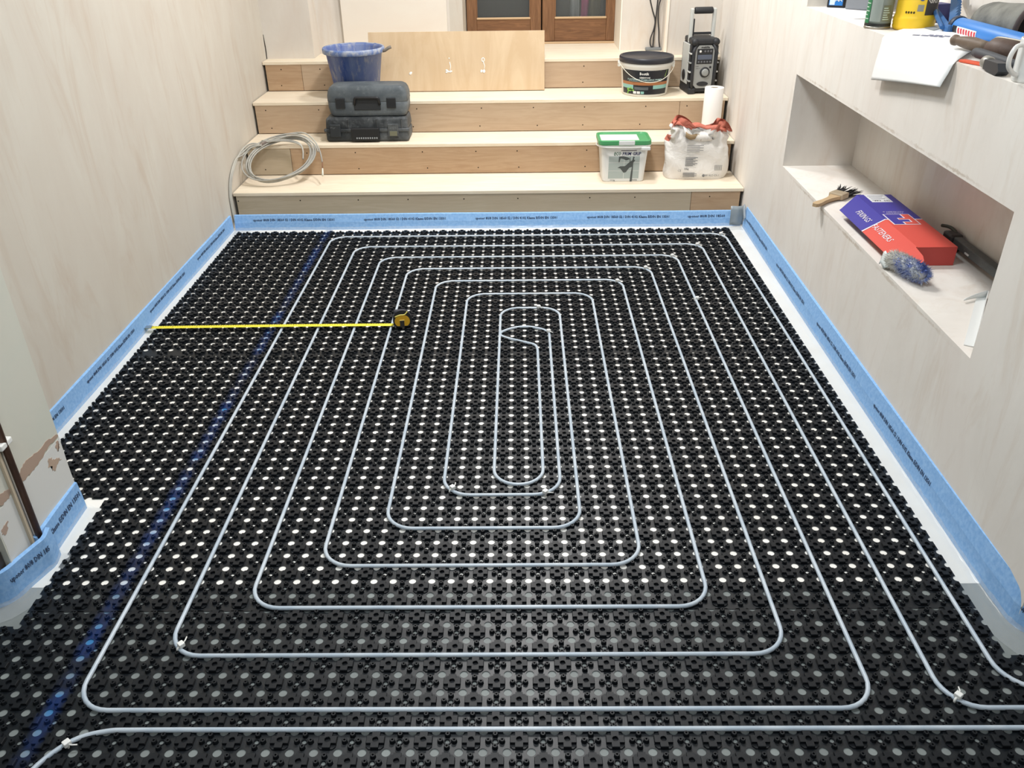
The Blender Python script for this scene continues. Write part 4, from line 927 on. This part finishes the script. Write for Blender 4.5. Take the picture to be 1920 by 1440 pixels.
mb = MB(); mb.prism([(.043, .051), (.017, .051), (.017, .009), (-.008, .009), (-.008, -.001), (.027, -.001), (.027, -.031), (-.003, -.031), (-.003, -.051), (.043, -.051)], zt + .0006, zt + .0012, 0, FX); mb.build('logo_letter', BR, lg_)
mb = MB(); mb.box(-.042, .035, .192, Y1, H + .0008, H + .0014); sk_ = mb.build('sticker', plain('sticker_white', (224, 226, 228), .5), r)
mb = MB(); XT = basis((-.004, .268, H + .0017), (1, 0, 0), (0, 1, 0))
for k, w in enumerate((.06, .05, .055, .03)): mb.box(-.035, -.035 + w, .266 - k * .018, .270 - k * .018, H + .0014, H + .0017)
text_mb(mb, '36.7  541', .016, basis((0, .207, H + .0017), (1, 0, 0), (0, 1, 0)), bold=.0004); mb.build('lettering', plain('dk', (60, 60, 70), .6), sk_, fix=False)
for tx, sz, X_, w_ in (('FIXINGS', .032, basis(Vector(SL(X0 - .046, .078)) + Vector((0, 0, .0022)), (0, -1, 0), (.94, 0, .34)), .115),
                       ('FASTENERS', .032, basis(Vector(SL(X0 - .046, -.098)) + Vector((0, 0, .0022)), (0, -1, 0), (.94, 0, .34)), .16),
                       ('FASTENERS &', .010, basis((-.01, .078, zt + .0005), (-1, 0, 0), (0, -1, 0)), .075), ('FIXINGS', .010, basis((-.01, .064, zt + .0005), (-1, 0, 0), (0, -1, 0)), .06)):
    mb = MB(); text_mb(mb, tx, sz, X_, width=w_); mb.build('lettering', BWt, r, fix=False)

r = thing('roller_sleeve', 'fluffy blue and white paint roller sleeve in front of the red box end', 'roller', (1.322, 1.268, NZ0 + .040), 0)
ax0 = Vector((-.024, .085, -.002)); ax1 = Vector((.014, -.062, 0)); axd = (ax1 - ax0).normalized()
m = Mat('fleece', (110, 124, 172), .95, .05); gq = m.n('ShaderNodeTexCoord'); m.col(m.mix(m.ramp(m.noise(22, (1, 1, 1), 'Object', 3), (.4, BW0), (.58, BW1)), (196, 198, 196), (92, 110, 176)))
mb = MB(); mb.lathe([(.0001, 0), (.019, .004), (.0245, .03), (.0255, .12), (.019, .148), (.0001, .152)], 16, 0, Matrix.Translation(ax0) @ axd.to_track_quat('Z', 'Y').to_matrix().to_4x4()); mb.build('sleeve_core', m.m, r)
rb = random.Random(8); mb = MB(); QM = axd.to_track_quat('Z', 'Y').to_matrix()
for k in range(2600):
    t_ = rb.random(); a = rb.uniform(0, 2 * pi); rad_ = .0235 * (1 - .5 * max(0, abs(t_ - .5) * 2 - .6)); c0 = ax0 + axd * (.152 * t_); d = QM @ Vector((cos(a), sin(a), rb.uniform(-.4, .5) + (t_ - .5)))
    d.normalize(); ln = rb.uniform(.008, .016); side = d.cross(axd).normalized() * .0016; b0 = c0 + (QM @ Vector((cos(a), sin(a), 0))) * rad_ * .85; bend = Vector((rb.uniform(-.011, .011), rb.uniform(-.011, .011), rb.uniform(-.009, .005)))
    q1 = b0 + d * ln * .6 + bend * .4; q2 = b0 + d * ln + bend
    lim = -.0395
    for q in (q1, q2): q.z = max(q.z, lim)
    mb.add([b0 - side, b0 + side, q1 + side * .8, q1 - side * .8, q2], [(0, 1, 2, 3), (3, 2, 4)])
FB = Mat('fleece_tuft', (110, 124, 172), .95, .05); g_ = FB.n('ShaderNodeTexCoord'); s_ = FB.n('ShaderNodeSeparateXYZ'); FB.l(g_.outputs['Object'], s_.inputs[0])
mr = FB.n('ShaderNodeMapRange'); mr.inputs[1].default_value = .04; mr.inputs[2].default_value = -.0; FB.l(s_.outputs[1], mr.inputs[0])
q = FB.mix(FB.ramp(FB.noise(40, (1, 1, 1), 'Object', 2), (.38, BW0), (.6, BW1)), (196, 202, 214), (100, 120, 182))
FB.col(FB.mix(mr.outputs[0], (222, 220, 212), q))
o_ = mb.build('fleece', FB.m, r, fix=False); o_['kind'] = 'stuff'
mb = MB(); mb.lathe([(.0001, 0), (.017, 0), (.02, .006), (.02, .034), (.016, .04)], 14, 0, Matrix.Translation(ax0 + axd * -.034 + Vector((0, 0, -.012))) @ QM.to_4x4()); mb.build('end_cap', plain('cap_green', (116, 138, 136), .4), r)
mb = MB(); mb.grid(lambda u, v: tuple(ax0 + axd * (-.03 + .045 * u) + Vector((-.012 - .012 * v, -.01 * v, .012 - .04 * v + .006 * sin(u * 8)))), 5, 4); solidify(mb.build('plastic_wrap', plain('wrap', (216, 222, 220), .2), r), .001)

r = thing('clamp_bar', 'dark grey steel bar tool propped behind the red box in the niche', 'tool', (1.572, 1.30, NZ0))
GS = dusty('grey_steel', (84, 90, 90), (118, 122, 120))
mb = MB(); mb.rbox(-.016, .014, -.46, .22, .026, .056, .004); mb.build('bar', GS, r)
MB().rbox(-.02, .02, -.30, -.25, .001, .07, .006).build('clamp_head', GS, r)
MB().rbox(-.028, .018, .19, .25, .001, .062, .008).build('clamp_jaw', plain('jaw', (48, 50, 52), .5), r)
mb = MB(); mb.tube(smoothp([(-.0, .2, .05), (.004, .23, .062), (.002, .27, .064), (-.004, .31, .056)], 4), .006, 8); mb.build('lever', plain('lever', (44, 52, 46), .5), r)
MB().rbox(-.019, -.0155, .075, .10, .032, .038, .001).build('rivet', WHITE, r)
r = thing('plastic_angle', 'white plastic corner trim offcut standing at the near end of the niche', 'trim offcut', (1.405, .96, NZ0))
TR = plain('trim_white', (226, 228, 226), .35)
dv = Vector((.10, .17, 0)).normalized()
mb = MB(); X = basis((0, 0, .0), dv, (0, 0, 1)); mb.box(-.19, .18, .001, .026, -.0012, .0012, X=X); mb.box(-.19, .18, .001, .0032, -.026, 0, X=X); mb.build('long_leg', TR, r)
mb = MB(); mb.grid(lambda u, v: (.092 - .085 * u, .155 - .012 * u - .02 * u * u, .003 + .024 * v * (1 - .8 * u) + .004 * u), 8, 2); solidify(mb.build('short_leg', TR, r), .002)

# ------------------------------------------------------------------ things on the ledge
LZt = LZ
r = thing('floor_paper', 'sheet of white paper lying at the far end of the ledge under the grey box', 'paper', (1.405, 2.38, LZt))
mb = MB(); mb.grid(lambda u, v: (-.07 + .17 * u - .005 * v, .17 - .40 * v, .0012 + .0008 * sin(u * 5) + (.035 * max(0, v - .72) * max(0, u - .45) * 6 * (1 - max(0, u - .75) * 2))), 10, 12); solidify(mb.build('sheet', plain('paper_white', (240, 240, 240), .7), r), .0008)
r = thing('card_box', 'black card box with blue and white face at the far end of the ledge', 'box', (1.392, 2.535, LZt + .003), radians(-28))
MB().rbox(-.034, .034, -.03, .03, 0, .11, .003).build('carton', plain('box_black', (22, 22, 28), .4), r)
MB().rbox(-.027, .027, -.0312, -.029, .008, .095, .001).build('blue_face', plain('face_blue', (30, 120, 200), .4), r)
MB().rbox(-.024, -.004, -.0322, -.031, .010, .03, .001).build('white_patch', plain('face_white', (210, 228, 240), .4), r)
mb = MB(); text_mb(mb, 'AA', .02, basis((.01, -.0325, .03), (1, 0, 0), (0, 0, 1)), bold=.0005); mb.build('lettering', WHITE, r, fix=False)
r = thing('card_box', 'plain grey box standing on the paper on the ledge', 'box', (1.485, 2.455, LZt + .003), radians(-35))
MB().rbox(-.07, .03, -.05, .05, 0, .13, .003).build('carton', plain('box_grey', (128, 132, 138), .5), r)
MB().rbox(.031, .075, -.05, .05, 0, .125, .003).build('dark_end', plain('box_slate', (64, 72, 88), .5), r)
r = thing('paint_can', 'grey and green printed spray tin beside the yellow tub', 'can', (1.321, 1.902, LZt), radians(-25))
r.scale = (.88, .88, 1)
mb = MB(); mb.lathe([(.047, 0), (.0495, .002), (.0495, .006), (.048, .008)], 32); mb.build('base_rim', plain('tin_rim', (176, 170, 160), .3, .5, .8), r)
mb = MB(); mb.lathe([(.048, .008), (.048, .19), (.04, .2), (.0001, .2)], 32); mb.build('body', plain('tin_grey', (132, 142, 136), .45), r)
def cyl_patch(mb, rad_, a0, a1, z0, z1, mi=0):
    n = max(2, int((a1 - a0) / .12))
    for i in range(n):
        t0 = a0 + (a1 - a0) * i / n; t1 = a0 + (a1 - a0) * (i + 1) / n
        mb.add([(rad_ * sin(t), -rad_ * cos(t), z) for t, z in ((t0, z0), (t1, z0), (t1, z1), (t0, z1))], [(0, 1, 2, 3)], mi, True)
mb = MB(); cyl_patch(mb, .0486, -1.7, -.72, .018, .19); mb.build('green_band', plain('tin_green', (44, 122, 78), .45), r, fix=False)
mb = MB(); cyl_patch(mb, .0486, -1.7, 1.5, .009, .018); mb.build('dark_band', plain('tin_dark', (40, 42, 42), .45), r, fix=False)
mb = MB(); cyl_patch(mb, .0488, -.65, .2, .024, .1); mb.build('text_panel', plain('tin_pale', (160, 170, 164), .45), r, fix=False)
mb = MB(); cyl_patch(mb, .0488, .3, .95, .026, .075); mb.build('text_panel', plain('tin_olive', (112, 116, 92), .45), r, fix=False)
mb = MB()
for k in range(6): cyl_patch(mb, .0490, -1.35, -.8 - (k % 2) * .15, .03 + k * .012, .033 + k * .012); cyl_patch(mb, .0490, .34, .88 - (k % 3) * .1, .03 + k * .007, .0325 + k * .007)
mb.build('lettering', plain('tin_text', (196, 214, 200), .5), r, fix=False)
r = thing('yellow_tub', 'yellow plastic tub with ribbed base and printed label on the ledge', 'tub', (1.425, 1.858, LZt), radians(-22))
r.scale = (.86, .86, 1)
mb = MB(); mb.lathe([(.068, 0), (.074, .003), (.078, .012), (.0765, .018), (.0785, .024), (.0772, .030), (.0788, .036), (.0765, .042), (.074, .05), (.074, .19), (.06, .2), (.0001, .2)], 40); mb.build('body', plain('tub_yellow', (248, 206, 48), .4), r)
mb = MB(); cyl_patch(mb, .0746, .42, 1.35, .05, .16); mb.build('dark_label', plain('label_char', (66, 60, 54), .5), r, fix=False)
mb = MB(); cyl_patch(mb, .0748, .02, .32, .062, .082); mb.build('label_square', plain('label_sq', (150, 150, 140), .5), r, fix=False)
mb = MB(); cyl_patch(mb, .0748, .0, .4, .125, .142); mb.build('label_bar', plain('label_bar', (84, 74, 56), .5), r, fix=False)
mb = MB(); mb.add([(.0750 * sin(.17 + .15 * cos(a)), -.0750 * cos(.17 + .15 * cos(a)), .1045 + .0115 * sin(a)) for a in [i * pi / 7 for i in range(14)]], [tuple(range(14))]); mb.build('label_badge', plain('badge_blue', (66, 86, 148), .5), r, fix=False)
mb = MB()
for k in range(4): 
    c_ = -.5 + k * .13; mb.add([(.0750 * sin(c_ + .05 * cos(a)), -.0750 * cos(c_ + .05 * cos(a)), .058 + .004 * sin(a)) for a in [i * pi / 4 for i in range(8)]], [tuple(range(8))])
mb.build('label_dots', plain('dot_dark', (70, 58, 20), .5), r, fix=False)
mb = MB(); t2 = MB(); text_mb(t2, 'GRIP', .026, None, bold=.0006)
mb.add([(.0752 * sin(.85 + x / .0752), -.0752 * cos(.85 + x / .0752), .095 + y) for x, y, _ in t2.v], t2.f); mb.build('lettering', plain('lab_pale', (206, 200, 186), .5), r, fix=False)
r = thing('blue_carton', 'small dark blue carton by the back of the ledge behind the yellow tub', 'box', (1.555, 1.985, LZt), radians(12))
MB().rbox(-.03, .03, -.03, .03, 0, .068, .002).build('carton', plain('carton_navy', (44, 50, 112), .5), r)

# white brochure draped over the front edge
r = thing('paper_brochure', 'large white printed sheet hanging over the front edge of the ledge', 'paper', (1.318, 1.50, LZt))
PL = [(1.548, 1.965, .004), (1.45, 1.86, .006), (1.35, 1.755, .007), (1.262, 1.66, .006), (1.246, 1.645, -.004), (1.240, 1.64, -.045), (1.234, 1.638, -.09), (1.232, 1.638, -.132)]
PRR = [(1.425, 1.325, .022), (1.37, 1.265, .022), (1.31, 1.205, .014), (1.258, 1.15, .004), (1.246, 1.143, -.006), (1.238, 1.143, -.03), (1.232, 1.147, -.05), (1.228, 1.15, -.066)]
def pc(P, t):
    q = t * (len(P) - 1); i = min(int(q), len(P) - 2); w = q - i; return Vector(P[i]).lerp(Vector(P[i + 1]), w)
def bro(u, v, d=0):
    a = pc(PL, v); b = pc(PRR, v); q = a.lerp(b, u); 
    q.z += .006 * sin(pi * u) * (1 if v < .4 else .3) + d; return tuple(q - Vector((1.30, 1.45, 0)))
mb = MB(); mb.grid(bro, 16, 28); solidify(mb.build('sheet', plain('sheet_white', (242, 244, 244), .5), r), .0012)
mb = MB(); mb.grid(lambda u, v: bro(.17 + .17 * u, .10 + .08 * v, .0020), 5, 2); mb.build('printed_block', plain('pr_grey', (160, 166, 170), .6), r, fix=False)
mb = MB()
for row, (u0, v0, u1, v1) in enumerate(((.26, .335, .58, .215), (.42, .255, .62, .175))):
    for k in range(22 if row == 0 else 14):
        t_ = k / (22 if row == 0 else 14)
        if (k * 7 + row * 3) % 6: mb.grid(lambda a, b, t_=t_, w=(u1 - u0) / (22 if row == 0 else 14): bro(u0 + (u1 - u0) * t_ + w * .8 * a, v0 + (v1 - v0) * t_ + .02 * b, .0020), 1, 1)
mb.build('lettering', plain('pr_navy', (70, 78, 120), .6), r, fix=False)
mb = MB(); mb.grid(lambda u, v: tuple(Vector(bro(.02 + .2 * u, .0)) + Vector((.006 * v, .012 * v, .002 + .022 * v * (1 - u)))), 4, 3); solidify(mb.build('curled_corner', plain('sheet_white2', (240, 240, 238), .5), r), .001)

# blue mastic gun: tube and two notched arms
r = thing('mastic_gun', 'blue mastic gun with notched blue arms lying against the back of the ledge', 'mastic gun', (1.478, 1.52, LZt))
BL = dusty('gun_blue', (40, 92, 150), (88, 122, 158)); BT = plain('tube_blue', (52, 124, 200), .45)
AXY = Matrix.Rotation(pi / 2, 4, 'X')
mb = MB(); mb.lathe([(.001, -.118), (.026, -.116), (.0275, -.108), (.0275, .30), (.024, .306), (.001, .306)], 24, 0, Matrix.Translation((-.004, 0, .034)) @ AXY); mb.build('cartridge', BT, r)
TF = Matrix.Translation((-.004, 0, .034))
def tubepatch(mb, a0, a1, y0, y1): 
    n = 5
    for i in range(n):
        t0 = a0 + (a1 - a0) * i / n; t1 = a0 + (a1 - a0) * (i + 1) / n
        mb.add([(.0281 * cos(t), y, .0281 * sin(t)) for t, y in ((t0, y0), (t0, y1), (t1, y1), (t1, y0))], [(0, 1, 2, 3)], 0, True, TF)
mb = MB(); tubepatch(mb, pi * .92, pi * 1.25, .075, .103); mb.build('black_band', BLACK, r, fix=False)
mb = MB(); tubepatch(mb, pi * .92, pi * 1.25, -.05, .074); mb.build('label', WHITE, r, fix=False)
mb = MB()
for k in range(7): tubepatch(mb, pi * .96, pi * 1.22, .056 - k * .017, .066 - k * .017)
for v_ in range(len(mb.v)): mb.v[v_] = (mb.v[v_][0] - .0004, mb.v[v_][1], mb.v[v_][2])
mb.build('lettering', plain('label_red', (200, 40, 60), .5), r, fix=False)
mb = MB(); mb.lathe([(.029, 0), (.031, .004), (.031, .02), (.027, .026), (.001, .028)], 20, 0, Matrix.Translation((-.004, .112, .034)) @ Matrix.Rotation(-pi / 2, 4, 'X')); mb.build('end_collar', plain('collar', (30, 44, 66), .5), r)
def armm(p0, p1, w, teeth, nm):
    P0, P1 = Vector(p0), Vector(p1); d = P1 - P0; ln = d.length; d.normalize()
    X = basis(P0, d, (.25, -.85, .3)); poly = [(0, -w / 2), (ln, -w / 2)]
    if teeth:
        k = int(ln / .022); top = []
        for i in range(k, 0, -1): top += [(i * ln / k, w / 2), ((i - .35) * ln / k, w / 2 + .009), ((i - 1) * ln / k + .002, w / 2)]
        poly += top
    else: poly += [(ln, w / 2), (0, w / 2)]
    mb = MB(); mb.prism(poly, -.008, .008, 0, X); mb.build(nm, BL, r)
armm((-.03, .125, .028), (.07, .575, .085), .015, 0, 'arm'); armm((-.026, .112, .03), (.095, .40, .115), .021, 1, 'notched_arm')
mb = MB(); mb.rbox(-.045, -.015, .105, .14, .002, .04, .008); mb.build('pivot_block', BL, r)
mb = MB(); mb.tube(smoothp([(-.05, .13, .03), (-.02, .25, .05), (.0, .33, .07)], 4), .007, 6); mb.build('trigger', BL, r)

# grey ribbed beanie / sleeve lying on its side
r = thing('knit_hat', 'grey ribbed knit hat lying on its side behind the blue mastic gun', 'hat', (1.55, 1.515, LZt + .064), 0)
KN = Mat('knit_grey', (128, 128, 122), .95, .1); KN.bump(KN.noise(60, (.2, 1, 1), 'Object', 2), .5, .004); KN.col(KN.mix(KN.ramp(KN.noise(14), (.4, BW0), (.65, BW1)), (134, 134, 128), (108, 108, 104)))
def hat(u, v):
    a = 2 * pi * u; rr_ = (.046 + .012 * v) * (1 - .28 * max(0, .2 - v) / .2) * (1 + .05 * sin(2 * a + v * 4)) + .0014 * sin(a * 26)
    return (rr_ * .86 * cos(a), .15 - .30 * v + .008 * sin(a * 2), rr_ * sin(a) - .006 + .006 * v)
mb = MB(); mb.grid(hat, 52, 12); solidify(mb.build('crown', KN.m, r), .005)
mb = MB(); mb.grid(lambda u, v: (.05 * cos(2 * pi * u) * .86 * (1 - v), -.10, .05 * sin(2 * pi * u) * (1 - v)), 24, 3); mb.build('inner_disc', plain('inner_dark', (26, 24, 26), .9), r)  # flat near-black disc set inside the open end of the hat
mb = MB(); mb.tube([(Vector(hat(i / 24, 1.0)) * 1.0) for i in range(24)], .008, 6, closed=True); mb.build('cuff', plain('cuff_brown', (78, 68, 66), .9), r)

# tools by the mug
r = thing('trowel_handle', 'worn brown wooden tool handle lying beside the mug', 'hand tool', (1.33, 1.275, LZt + .032))
WB = dusty('worn_wood', (104, 88, 74), (140, 126, 112))
d0 = Vector((-.014, .06, .006)); d1 = Vector((.06, -.17, .0)); ad = (d1 - d0).normalized(); QQ = ad.to_track_quat('Z', 'Y').to_matrix().to_4x4()
mb = MB(); mb.lathe([(.0001, -.002), (.010, 0), (.0145, .006), (.0145, .014), (.011, .02), (.0125, .026), (.0165, .055), (.0175, .08), (.015, .11), (.0135, .13)], 18, 0, Matrix.Translation(d0) @ QQ); mb.build('handle', WB, r)
mb = MB(); mb.lathe([(.0135, .128), (.016, .135), (.027, .15), (.029, .17), (.029, .25), (.001, .25)], 18, 0, Matrix.Translation(d0) @ QQ); mb.build('stock', dusty('dark_wood', (78, 62, 54), (108, 92, 84)), r)
mb = MB(); mb.tube(smoothp([d0 + ad * .075 + Vector((.016, 0, .004)), d0 + ad * .11 + Vector((.02, .0, .008)), d0 + ad * .13 + Vector((.012, 0, .02)), d0 + ad * .16 + Vector((.006, 0, .028)), d0 + ad * .25 + Vector((.006, 0, .029))], 4), .003, 6); mb.build('metal_strap', plain('strap', (170, 164, 150), .4, .5, .5), r)
r = thing('claw_hammer', 'dark handled hammer with grey steel head in front of the mug', 'hammer', (1.308, 1.078, LZt + .02))
d0 = Vector((.012, .125, .004)); d1 = Vector((.03, -.02, .0)); ad = (d1 - d0).normalized()
mb = MB(); mb.tube([d0, d0 + ad * .02, d0 + ad * .07, d1, d1 + ad * .06], .013, 12, rs=[.011, .0135, .013, .011, .011]); mb.build('handle', plain('grip_slate', (66, 68, 72), .65), r)
hd = Vector((-.012, -.10, -.0)); 
mb = MB(); mb.lathe([(.0001, 0), (.0145, .001), (.016, .004), (.016, .026), (.0135, .030)], 18, 0, Matrix.Translation((-.010, .018, -.0035)) @ Vector((-.008, -.10, 0)).normalized().to_track_quat('Z', 'Y').to_matrix().to_4x4()); mb.build('striking_face', plain('steel_face', (158, 156, 150), .4, .5, .6), r)
X = basis((-.012, -.012, -.003), Vector((-.012, -.10, 0)), (0, 0, 1))
mb = MB(); mb.prism([(0, -.012), (.03, -.0155), (.085, -.0155), (.10, -.004), (.085, .013), (.03, .011), (0, .010)], -.012, .016, 0, X); mb.build('head', plain('head_dark', (56, 60, 66), .45, .5, .3), r)
r = thing('carpenter_pencil', 'flat orange red carpenters pencil at the front edge of the ledge', 'pencil', (1.305, 1.15, LZt + .004), atan2(-.055, .022))
MB().rbox(-.05, .038, -.011, .011, -.003, .003, .001).build('barrel', plain('pencil_red', (226, 96, 66), .5), r)
mb = MB(); mb.add([(.038, -.011, -.003), (.038, .011, -.003), (.038, .011, .003), (.038, -.011, .003), (.055, 0, 0)], [(0, 1, 2, 3), (0, 4, 1), (1, 4, 2), (2, 4, 3), (3, 4, 0)]); mb.build('tip', plain('pencil_wood', (206, 170, 120), .6), r)
r = thing('mug', 'white mug with dark square prints at the near end of the ledge', 'mug', (1.316, .911, LZt))
mb = MB(); mb.lathe([(.0001, .001), (.036, 0), (.039, .003), (.040, .01), (.040, .094), (.0392, .098), (.0372, .098), (.0365, .094), (.0365, .008), (.0001, .008)], 36); mb.build('body', plain('ceramic', (222, 224, 222), .2, .6), r)
hdir = Vector((-.90, -.26, 0)).normalized()
mb = MB(); mb.tube(smoothp([hdir * .038 + Vector((0, 0, .084)), hdir * .062 + Vector((0, 0, .082)), hdir * .074 + Vector((0, 0, .06)), hdir * .070 + Vector((0, 0, .036)), hdir * .05 + Vector((0, 0, .02)), hdir * .038 + Vector((0, 0, .018))], 5), .0055, 10); mb.build('handle', plain('ceramic_h', (226, 226, 224), .2, .6), r)
mb = MB(); MA = radians(-25)
for i in range(2):
    for j in range(3):
        a = MA - .38 + j * .5; cyl_patch(mb, .0404, a, a + .42, .046 + i * .0175, .062 + i * .0175)
mb.build('printed_squares', plain('mug_print', (52, 62, 56), .4), r, fix=False)
mb = MB(); t2 = MB()
for i in range(2):
    for j in range(3):
        a = MA - .17 + j * .5
        for k in range(3): cyl_patch(mb, .0407, a - .13, a + .1 - k * .05, .049 + i * .0175 + k * .0038, .0505 + i * .0175 + k * .0038)
cyl_patch(mb, .0404, MA - .3, MA + .1, .030, .0325); mb.build('small_print', plain('mug_grey', (120, 128, 124), .4), r, fix=False)
